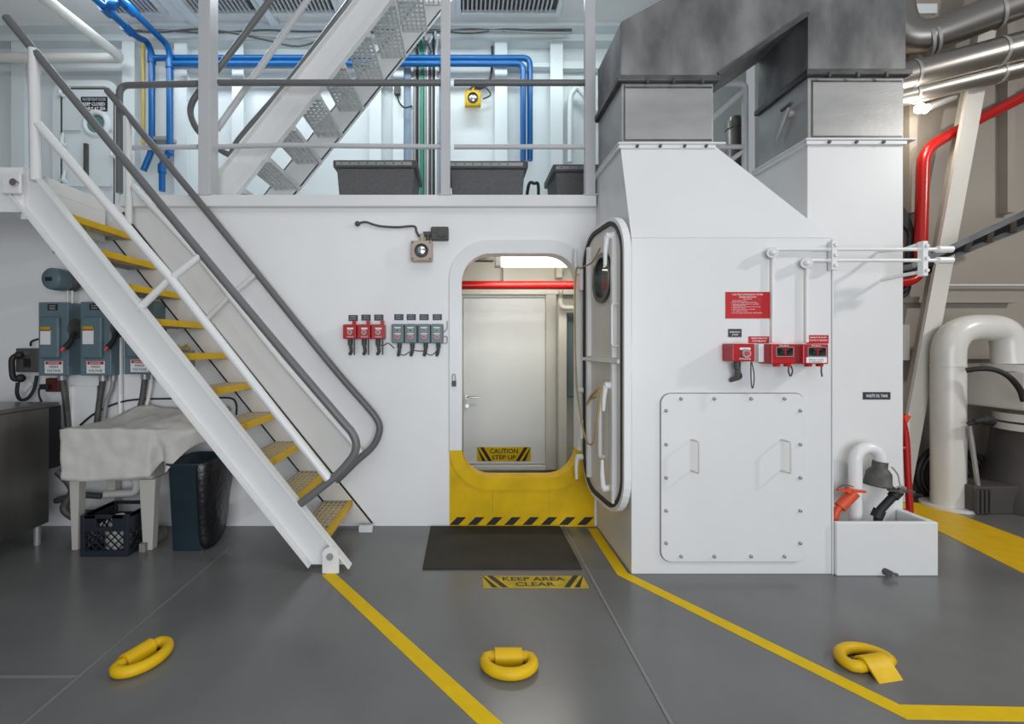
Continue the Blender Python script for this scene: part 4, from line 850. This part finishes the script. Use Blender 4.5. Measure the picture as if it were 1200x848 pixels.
# sink
t = thing('utility_sink', 'laundry sink on four tapered legs hidden under a white cloth', 'sink', (-2.62, 3.6, 0))
build('basin', MB().box(-2.92, -2.31, 3.40, 3.80, .50, .86), PLAST, t, bev=.02)
for (x, y) in ((-2.865, 3.41), (-2.33, 3.41), (-2.865, 3.76), (-2.33, 3.76)):
    wt, wb = (.036, .022) if x < -2.5 else (.06, .034)
    vs = [(x-wb, y-.03, .0), (x+wb, y-.03, 0), (x+wb, y+.03, 0), (x-wb, y+.03, 0), (x-wt, y-.035, .52), (x+wt, y-.035, .52), (x+wt, y+.035, .52), (x-wt, y+.035, .52)]
    build('leg', MB().add(vs, [(0, 3, 2, 1), (4, 5, 6, 7), (0, 1, 5, 4), (1, 2, 6, 5), (2, 3, 7, 6), (3, 0, 4, 7)]), PLAST, t, bev=.005)
build('drain', MB().tube(fillet([(-2.62, 3.68, .5), (-2.62, 3.68, .33), (-2.9, 3.72, .30)], .05), .03, 10).cyl((-2.62, 3.68, .42), (-2.62, 3.68, .46), .042, 10), PIPEW, t)
cols = [
 [(-2.93, 3.345, .525), (-2.935, 3.35, .70), (-2.965, 3.36, .875), (-2.975, 3.375, .89), (-2.97, 3.58, .885), (-2.95, 3.79, .865)],
 [(-2.80, 3.342, .515), (-2.81, 3.355, .70), (-2.82, 3.357, .88), (-2.82, 3.37, .893), (-2.83, 3.56, .89), (-2.82, 3.79, .95)],
 [(-2.62, 3.352, .52), (-2.62, 3.343, .70), (-2.62, 3.355, .88), (-2.62, 3.37, .892), (-2.65, 3.56, .90), (-2.66, 3.77, 1.045)],
 [(-2.44, 3.345, .532), (-2.45, 3.355, .70), (-2.45, 3.355, .88), (-2.45, 3.37, .892), (-2.50, 3.58, .95), (-2.50, 3.77, 1.0)],
 [(-2.29, 3.345, .545), (-2.29, 3.35, .70), (-2.29, 3.355, .88), (-2.29, 3.37, .89), (-2.36, 3.58, .945), (-2.36, 3.77, .985)],
 [(-2.25, 3.48, .68), (-2.255, 3.43, .75), (-2.27, 3.38, .86), (-2.262, 3.40, .882), (-2.24, 3.60, .935), (-2.22, 3.77, .975)],
 [(-2.13, 3.27, .60), (-2.145, 3.31, .71), (-2.16, 3.37, .83), (-2.16, 3.42, .87), (-2.14, 3.60, .925), (-2.12, 3.77, .965)],
 [(-2.05, 3.44, .76), (-2.06, 3.45, .79), (-2.07, 3.46, .83), (-2.07, 3.50, .86), (-2.05, 3.64, .91), (-2.03, 3.77, .95)],
 [(-1.99, 3.60, .76), (-1.99, 3.60, .79), (-1.99, 3.61, .82), (-1.985, 3.63, .85), (-1.97, 3.7, .89), (-1.95, 3.77, .93)]]
mb = MB(); nr = 6; mb.add([p for c in cols for p in c], [(i*nr+j, (i+1)*nr+j, (i+1)*nr+j+1, i*nr+j+1) for i in range(len(cols)-1) for j in range(nr-1)], True)
cl_ = build('drop_cloth', mb, CLOTH, label='wrinkled off-white cloth draped over the laundry sink', cat='cloth', base=(-2.6, 3.5, .52))
cr = cl_.data.attributes.new('crease_edge', 'FLOAT', 'EDGE')
for i_, e in enumerate(cl_.data.edges):
    a_, b_ = sorted(e.vertices); ca, ra, cb, rb = a_//nr, a_ % nr, b_//nr, b_ % nr
    if (ra == rb and ra in (0, 3)) or (ca == cb and ca in (0, 4, 8) and max(ra, rb) <= 3): cr.data[i_].value = .8
s_ = cl_.modifiers.new('sub', 'SUBSURF'); s_.levels = 2; s_.render_levels = 2
cv = cl_.data.attributes.new('crease_vert', 'FLOAT', 'POINT')
for i_ in (0, 4*nr, 6*nr, 8*nr): cv.data[i_].value = 1
tx = bpy.data.textures.new('wrinkle', 'CLOUDS'); tx.noise_scale = .11
s_.levels = s_.render_levels = 3
dp = cl_.modifiers.new('wrinkle', 'DISPLACE'); dp.texture = tx; dp.strength = .030; dp.texture_coords = 'LOCAL'
so = cl_.modifiers.new('solid', 'SOLIDIFY'); so.thickness = .004
# crate
t = thing('milk_crate', 'dark plastic milk crate on the floor under the draped sink', 'crate', (-2.55, 3.43, 0))
cx0, cx1, cy0, cy1, cz = -2.737, -2.40, 3.275, 3.60, .295
def lattice(m_, p, ux, uz, w_, h_, n_):
    p = V(p); ux, uz = V(ux), V(uz)
    for k in range(-n_, n_+1):
        for sg in (1, -1):
            pts = []
            for tt in (0, 1):
                x = (k/n_)*w_+ (tt*h_ if sg > 0 else (1-tt)*h_)
                pts.append((x, tt*h_))
            (xa_, za_), (xb_, zb_) = pts
            def clip(xa, za, xb, zb):
                for lim, lo_ in ((0, True), (w_, False)):
                    if (xa < lim) == lo_ and (xb < lim) == lo_ and xa != lim and xb != lim: return None
                    if xa != xb:
                        if (xa < lim if lo_ else xa > lim): f_ = (lim-xa)/(xb-xa); xa, za = lim, za+(zb-za)*f_
                        if (xb < lim if lo_ else xb > lim): f_ = (lim-xa)/(xb-xa); xb, zb = lim, za+(zb-za)*f_
                return xa, za, xb, zb
            r_ = clip(xa_, za_, xb_, zb_)
            if r_ and abs(r_[2]-r_[0]) > .01:
                m_.beam(p+ux*r_[0]+uz*r_[1], p+ux*r_[2]+uz*r_[3], .007, .007, up=ux.cross(uz))
for (p, ux, w_) in (((cx0+.03, cy0+.01, .04), (1, 0, 0), cx1-cx0-.06), ((cx1-.01, cy0+.03, .04), (0, 1, 0), cy1-cy0-.06), ((cx0+.01, cy0+.03, .04), (0, 1, 0), cy1-cy0-.06), ((cx0+.03, cy1-.01, .04), (1, 0, 0), cx1-cx0-.06)):
    m_ = MB(); lattice(m_, p, ux, (0, 0, 1), w_, .14, 5); build('lattice_wall', m_, CRATE, t)
fm = MB()
for (x, y) in ((cx0, cy0), (cx1-.03, cy0), (cx0, cy1-.03), (cx1-.03, cy1-.03)): fm.box(x, x+.03, y, y+.03, .0, cz)
for (z0_, z1_) in ((.0, .04), (.18, .21), (cz-.025, cz)):
    fm.box(cx0+.03, cx1-.03, cy0, cy0+.018, z0_, z1_).box(cx0+.03, cx1-.03, cy1-.018, cy1, z0_, z1_).box(cx0, cx0+.018, cy0+.03, cy1-.03, z0_, z1_).box(cx1-.018, cx1, cy0+.03, cy1-.03, z0_, z1_)
fm.box(cx0+.03, cx0+.11, cy0, cy0+.018, .21, cz).box(cx1-.11, cx1-.03, cy0, cy0+.018, .21, cz).box(cx0, cx0+.018, cy0+.03, cy1-.03, .21, cz).box(cx1-.018, cx1, cy0+.03, cy1-.03, .21, cz)
fm.box(cx0+.018, cx1-.018, cy0+.018, cy1-.018, .0, .012)
build('frame', fm, CRATE, t, bev=.003)
t = thing('plastic_jug', 'pale plastic jug lying inside the dark milk crate', 'jug', (-2.55, 3.42, .012))
build('body', MB().lathe([(.0001, 0), (.07, 0), (.085, .02), (.085, .13), (.06, .18), (.03, .2), (.03, .22), (.0001, .22)], (-2.55, 3.40, .014), (0, 0, 1), 16), PLAST, t)
build('cap', MB().cyl((-2.55, 3.40, .234), (-2.55, 3.40, .255), .034, 12), PAPER, t)
build('floor_board', MB().prism([G(163, 647)+V((0, 0, .0)), G(170, 647), G(196, 627), G(190, 625)], (0, 0, .06)), WOOD, label='short weathered board on the floor between sink leg and bin', cat='board')
# bin
t = thing('waste_bin', 'slim tapered dark blue waste bin with a black liner beside the sink', 'bin', (-2.06, 3.5, 0))
bx = [(-2.06, 3.50)]
def rr_loop(cx, cy, hx_, hy_, r, z): return [V((x+cx, y+cy, z)) for (x, y) in rrect(-hx_, hx_, -hy_, hy_, r, 4)]
loops = [rr_loop(-2.03, 3.5, .125, .13, .04, 0), rr_loop(-2.02, 3.5, .135, .19, .05, .62), rr_loop(-2.02, 3.5, .15, .20, .055, .64), rr_loop(-2.02, 3.5, .15, .2, .055, .655), rr_loop(-2.02, 3.5, .128, .182, .045, .65), rr_loop(-2.03, 3.5, .115, .122, .035, .02)]
m_ = MB(); k = len(loops[0]); m_.add([p for l in loops for p in l], [(i*k+j, i*k+(j+1) % k, (i+1)*k+(j+1) % k, (i+1)*k+j) for i in range(len(loops)-1) for j in range(k)], True); m_.add(loops[0], [tuple(range(k))]); m_.add(loops[-1], [tuple(range(k))])
build('tub', m_, BINM, t)
bag = [[(-1.985, 3.305, .66), (-1.98, 3.29, .62), (-1.975, 3.30, .42), (-1.985, 3.33, .22), (-1.985, 3.345, .03)], [(-1.93, 3.32, .665), (-1.915, 3.30, .62), (-1.92, 3.31, .4), (-1.935, 3.34, .2), (-1.93, 3.35, .02)], [(-1.90, 3.40, .67), (-1.875, 3.39, .62), (-1.885, 3.42, .4), (-1.90, 3.43, .2), (-1.91, 3.42, .02)], [(-1.90, 3.52, .67), (-1.87, 3.53, .62), (-1.875, 3.5, .42), (-1.90, 3.51, .22), (-1.905, 3.5, .04)], [(-1.90, 3.66, .67), (-1.885, 3.67, .62), (-1.89, 3.64, .45), (-1.91, 3.62, .3), (-1.91, 3.6, .1)]]
m_ = MB(); m_.add([V(p)+V((.055, 0, 0)) for c in bag for p in c], [(i*5+j, (i+1)*5+j, (i+1)*5+j+1, i*5+j+1) for i in range(4) for j in range(4)], True)
bg_ = build('liner', m_, BAG, t, label='black plastic liner hanging over the right side'); s_ = bg_.modifiers.new('sub', 'SUBSURF'); s_.levels = 2; s_.render_levels = 2
so = bg_.modifiers.new('solid', 'SOLIDIFY'); so.thickness = .006

# ================================================================== FLOOR MARKINGS, MAT, D-RINGS
def tape(name, label, pts, w_):
    mb = MB(); pts = [V((p[0], p[1], 0)) for p in pts]; Ls, Rs = [], []
    for i, p in enumerate(pts):
        d1_ = (p-pts[i-1]).normalized() if i else None; d2_ = (pts[i+1]-p).normalized() if i < len(pts)-1 else None
        d = ((d1_ or d2_)+(d2_ or d1_)).normalized(); nn = V((-d.y, d.x, 0)); c_ = nn.dot(V((-(d2_ or d1_).y, (d2_ or d1_).x, 0)))
        Ls.append(p+nn*w_/2/c_); Rs.append(p-nn*w_/2/c_)
    q = Ls+Rs[::-1]; n_ = len(pts)
    top = [p+V((0, 0, .0025)) for p in q]
    mb.add(top, [(i, i+1, 2*n_-2-i, 2*n_-1-i) for i in range(n_-1)]); mb.add(q+top, [(i, (i+1) % (2*n_), 2*n_+(i+1) % (2*n_), 2*n_+i) for i in range(2*n_)])
    return build(name, mb, TAPE, label=label, cat='floor tape')
tape('floor_tape', 'yellow floor tape running from the stair foot toward the viewer', [(-.905, 3.034), (.10, 1.828), (.75, 1.05)], .077)
tape('floor_tape', 'yellow floor tape edging the enclosure and bending across the right floor', [(1.045, 3.78), (1.035, 3.03), (1.517, 2.308), (1.795, 1.888), (2.9, 1.86)], .075)
mb = MB().prism([(3.93, 3.80, 0), (4.36, 4.40, 0), (4.36, 3.0, 0), (4.3, 2.3, 0), (3.45, 2.3, 0)], (0, 0, .003))
mb = MB().prism([(3.98, 4.40, 0), (4.42, 4.40, 0), (4.32, 3.3, 0), (4.25, 2.0, 0), (3.30, 2.0, 0), (3.68, 3.034, 0)], (0, 0, .003))
build('walkway_stripe', mb, YEL, label='broad yellow walkway stripe on the floor beyond the drip tray', cat='floor marking')
build('door_mat', MB().box(-.285, .785, 3.085, 3.81, 0, .012), MAT_, label='dark brown rubber mat on the floor in front of the doorway', cat='mat', bev=.004)
caution(((.44), 2.925, .0), .655, .145, [('KEEP AREA', .033, .046, .40, LETK), ('CLEAR', -.033, .046, .25, LETK)], (1, 0, 0), (0, 1, 0), 'floor_sign', 'worn yellow keep area clear sign on the floor before the mat', TAPED)
def dring(label, c, rot):
    t = thing('deck_ring', label, 'lashing ring', c, 'yellow lashing rings on the deck')
    R = Matrix.Translation(V(c)) @ Matrix.Rotation(math.radians(rot), 4, 'Z')
    rz = .026; pth = []
    for k in range(17):
        a = math.pi+math.pi*k/16; pth.append(V((.112*math.cos(a), .085*math.sin(a)-.0, rz)))
    pth += [V((.112, .0, rz)), V((.105, .022, rz)), V((.085, .03, rz)), V((0, .03, rz)), V((-.085, .03, rz)), V((-.105, .022, rz))][1:]
    build('ring', MB().tube(pth, .026, 14, closed=True).xf(R), YEL, t)
    prof = [(-.008, .0), (-.008, .03)]+[(.03-.038*math.cos(a), .030+.036*math.sin(a)) for a in [math.pi*k/8 for k in range(1, 6)]]+[(.075, .035), (.11, .0)]
    m_ = MB(); w_ = .064; n_ = len(prof); inn = [(y*.86+.004, z*.80) for (y, z) in prof]
    for (sg) in (-1, 1):
        m_.add([(sg*w_, y, z) for (y, z) in prof]+[(sg*w_, y, z) for (y, z) in inn], [(i, i+1, n_+i+1, n_+i) for i in range(n_-1)])
    m_.sweep(prof, -w_, w_); m_.sweep(inn, -w_, w_)
    build('lug', m_.xf(R), YEL, t)
dring('yellow lashing ring on the floor at the left, turned sideways', (-1.535, 2.19, 0), 68)
dring('yellow lashing ring on the floor in the middle below the mat', (.205, 2.155, 0), 0)
dring('yellow lashing ring on the floor at the right beyond the tape', (1.885, 2.165, 0), 190)

# ================================================================== RIGHT SIDE
def pipe_(name, label, pts, r, m_, fr_=.15, n_=16, cat='pipe'):
    return build(name, MB().tube(fillet(pts, fr_), r, n_), m_, label=label, cat=cat)
t = thing('vent_pipe', 'thick off-white pipe rising from the floor and bending right beside the hull', 'pipe', (X(1110, 4.3), 4.3, 0))
xg = X(1111, 4.3); zt = Z(384, 4.3)
build('pipe', MB().tube(fillet([V((xg, 4.3, .0)), V((xg, 4.3, zt)), V((xg+.52, 4.27, zt)), V((xg+.52, 4.25, 1.33))], .30, 10), .122, 24), PIPEW, t)
build('base_flange', MB().cyl((xg, 4.3, 0), (xg, 4.3, .025), .2, 28), PIPEW, t)
build('weld_ring', MB().cyl((xg, 4.3, zt-.36), (xg, 4.3, zt-.345), .126, 24), PIPEW, t)
t = thing('valve_assembly', 'flanged off-white valve and grey pump housing at the right edge', 'pump', (5.2, 4.2, 0))
xv = xg+.52+.12
build('upper_flange', MB().cyl((xv, 4.2, 1.27), (xv, 4.2, 1.33), .30, 24), PIPEW, t)
build('valve_box', MB().box(xv-.28, xv+.5, 4.0, 4.5, .93, 1.27), PIPEW, t, bev=.02)
build('lower_flange', MB().cyl((xv+.05, 4.15, .82), (xv+.05, 4.15, .89), .30, 24).cyl((xv+.05, 4.15, .74), (xv+.05, 4.15, .80), .30, 24), PIPEW, t)
build('pump_barrel', MB().lathe([(.28, .74), (.30, .5), (.36, .3), (.42, .1), (.42, 0)], (xv+.12, 4.25, 0), (0, 0, 1), 24), mat('pump_grey', (.085, .078, .072), .45, vary=.1), t)
pr = build('bolt', MB().cyl((xv-.2, 4.0, .80), (xv-.2, 4.0, .91), .02, 6), GALV, t); copies(pr, t, [(.12, -.06, 0), (.28, -.08, 0)])
t = thing('ribbed_box', 'low ribbed grey cover on the floor in front of the hull', 'cover', (X(1155, 4.1), 4.1, 0))
build('body', MB().box(X(1142, 4.1), X(1200, 4.1), 4.1, 4.4, 0, Z(570, 4.1)), MATS['pump_grey'], t, bev=.01)
for u in (1144, 1149, 1154, 1159): build('rib', MB().box(X(u, 4.08), X(u+2, 4.08), 4.07, 4.1, .02, Z(573, 4.1)), MATS['pump_grey'], t)
pipe_('pressure_hose', 'black hose curving from the thick pipe to the valve box', curve([P(1132, 434, 4.1), P(1147, 432, 4.05), P(1165, 433, 4.0), P(1182, 441, 3.95), P(1195, 456, 3.95), P(1200, 470, 3.95)]), .022, RUBBER, .02, 10, 'hose')
ps = [V((X(1104, 4.5)+.27*math.cos(a)*1.0, 4.52+.02*math.sin(a*2), Z(555, 4.5)+.27*math.sin(a)+.0)) for a in [2*math.pi*k/40 for k in range(86)]]
ps = [p+V((.0016*i, -.0008*i, 0)) for i, p in enumerate(ps)]
pipe_('hose_coil', 'coil of black hose hanging behind the thick pipe', ps, .026, RUBBER, .01, 8, 'hose')
t = thing('spray_lance', 'silver spray lance with black grip leaning behind the thick pipe', 'lance', P(1148, 595, 4.15))
build('rod', MB().cyl(P(1136, 498, 4.15), P(1147, 576, 4.15), .018, 10), GALV, t); build('foot', MB().box(X(1141, 4.15), X(1150, 4.15), 4.11, 4.2, 0.0, Z(574, 4.15)), RUBBER, t, bev=.01)
build('grip', MB().tube(curve([P(1134, 497, 4.1), P(1142, 494, 4.08), P(1152, 492, 4.06), P(1162, 494, 4.06)]), [.02]*8+[.03]*8+[.042]*9, 10), RUBBER, t)
# hand truck
yh = 3.95
t = thing('hand_truck', 'red tubular hand truck standing behind the white shaft', 'hand truck', (X(1058, yh), yh, 0))
f1 = [P(1040, 465, yh), P(1052, 482, yh), P(1061, 508, yh), P(1064, 560, yh), P(1067, 608, yh)]
build('side_tube', MB().tube(curve(f1), .025, 10), RED, t)
build('side_tube', MB().tube(curve([p+V((-.33, .04, 0)) for p in f1]), .025, 10), RED, t)
for v in (525, 599): build('cross_bar', MB().cyl(P(1063, v, yh), P(1063, v, yh)+V((-.33, .04, 0)), .02, 10), RED, t)
build('toe_plate', MB().box(X(1064, yh)-.34, X(1064, yh), yh-.02, yh+.15, .0, .012), RED, t)
build('strap', MB().beam(P(1051, 507, yh+.05), P(1063, 486, yh+.05), .05, .03, up=(0, 1, 0)), ORG, t, label='orange piece hooked on the frame')
# red fire main
t = thing('fire_main', 'red fire pipe dropping down the hull and bending beside the shaft', 'pipe', P(1080, 330, 4.55))
build('pipe', MB().tube(fillet([P(1260, 83, 4.55), P(1140, 143, 4.55), P(1082, 176, 4.55), P(1078, 328, 4.55), P(1040, 332, 4.55)], .16, 8), .052, 16), REDP, t)
# metal pipes
for i, (a, b, r_, lab) in enumerate((((1076, 52, 4.4), (1230, -12, 4.0), .145, 'thick metal-clad pipe at the top right, uppermost of three'), ((925, 125, 4.58), (1230, 45, 4.1), .125, 'metal-clad pipe at the top right, middle of three'), ((925, 145.5, 4.62), (1230, 71, 4.2), .09, 'metal-clad pipe at the top right, lowest of three'))):
    a_, b_ = P(*a), P(*b); t = thing('clad_pipe', lab, 'pipe', a_, 'metal-clad pipes at the top right')
    if i == 0: 
        build('jacket', MB().tube(fillet([a_+V((-.25, .1, 1.02)), a_+V((-.1, .05, 0)), b_], .3, 8), r_, 24), JACKET, t)
    else: build('jacket', MB().tube([a_, b_], r_, 24), JACKET, t)
    for f_ in ((.07, .12, .62) if i == 0 else (.5, .82)): p = a_.lerp(b_, f_); d = (b_-a_).normalized(); build('band', MB().cyl(p-d*.012, p+d*.012, r_+.005, 24), GALV, t)
# lamp on hull
t = thing('hull_lamp', 'small bright lamp on the hull under the metal-clad pipes', 'lamp', P(1084, 128, 4.5))
build('fixture', MB().tube([P(1087, 126, 4.45), P(1118, 113, 4.45)], .035, 10), GALV, t)
build('bulb', MB().ball(P(1078, 127, 4.45), .045).ball(P(1084, 129, 4.45), .03), SPARK, t)
l = bpy.data.lights.new('hull_lamp_light', 'POINT'); l.energy = 11; l.color = (1, .93, .80); l.shadow_soft_size = .08
lo = bpy.data.objects.new('hull_lamp_light', l); COL.objects.link(lo); lo.location = P(1090, 134, 4.3)
# cable tray
t = thing('cable_tray', 'dark ladder cable tray sloping along the hull to the right edge', 'cable tray', P(1120, 300, 4.3))
near = [P(1040, 318, 4.32), P(1068, 312, 4.32), P(1128, 284, 4.15), P(1230, 236, 3.85)]; far = [P(1040, 342, 4.62), P(1080, 322, 4.6), P(1117, 300, 4.5), P(1230, 254, 4.2)]
for r_ in (near, far): build('side_rail', MB().beam(r_[0], r_[1], .02, .05).beam(r_[1], r_[2], .02, .05).beam(r_[2], r_[3], .02, .05), GALVF, t)
for f_ in (.1, .35, .6, .85): build('rung', MB().beam(near[2].lerp(near[3], f_), far[2].lerp(far[3], f_+.04 if f_ < .9 else f_), .04, .025), GALVF, t)
for k in range(3): build('cable', MB().tube(curve([near[i].lerp(far[i], .3+.2*k)+V((0, 0, .02)) for i in range(4)]), .028, 8), RUBBER, t)
t = thing('cable_bundle', 'black bundle of cables between the shaft and the red fire pipe', 'cable', P(1062, 300, 4.6))
for k in range(4): build('cable', MB().tube(curve([P(1040, 226+6*k, 4.64), P(1060, 250+5*k, 4.62), P(1069-k, 275, 4.62), P(1070-2*k, 300, 4.62), P(1062, 325+6*k, 4.62), P(1030, 336+6*k, 4.62)]), .022, 8), RUBBER, t)
build('hull_conduit', MB().cyl(P(1108, 334, 4.68), P(1230, 334, 4.68), .012, 8), PIPEW, label='thin horizontal conduit on the hull at the right', cat='conduit')
struct('trim_%d' % n, MB().box(X(1050, 4.6), X(1096, 4.6), 4.58, 4.62, Z(17, 4.6), Z(6, 4.6)), UPPER); n += 1
build('deck_hose', MB().tube(curve([V((X(614, 4.7), 4.7, ZD-.01)), P(619, 219, 4.7), P(626, 215, 4.7), P(631, 220, 4.7), V((X(629, 4.7), 4.7, ZD-.01))]), .016, 8), RUBBER, label='short black hose bent over between the second and third grey cases', cat='hose')
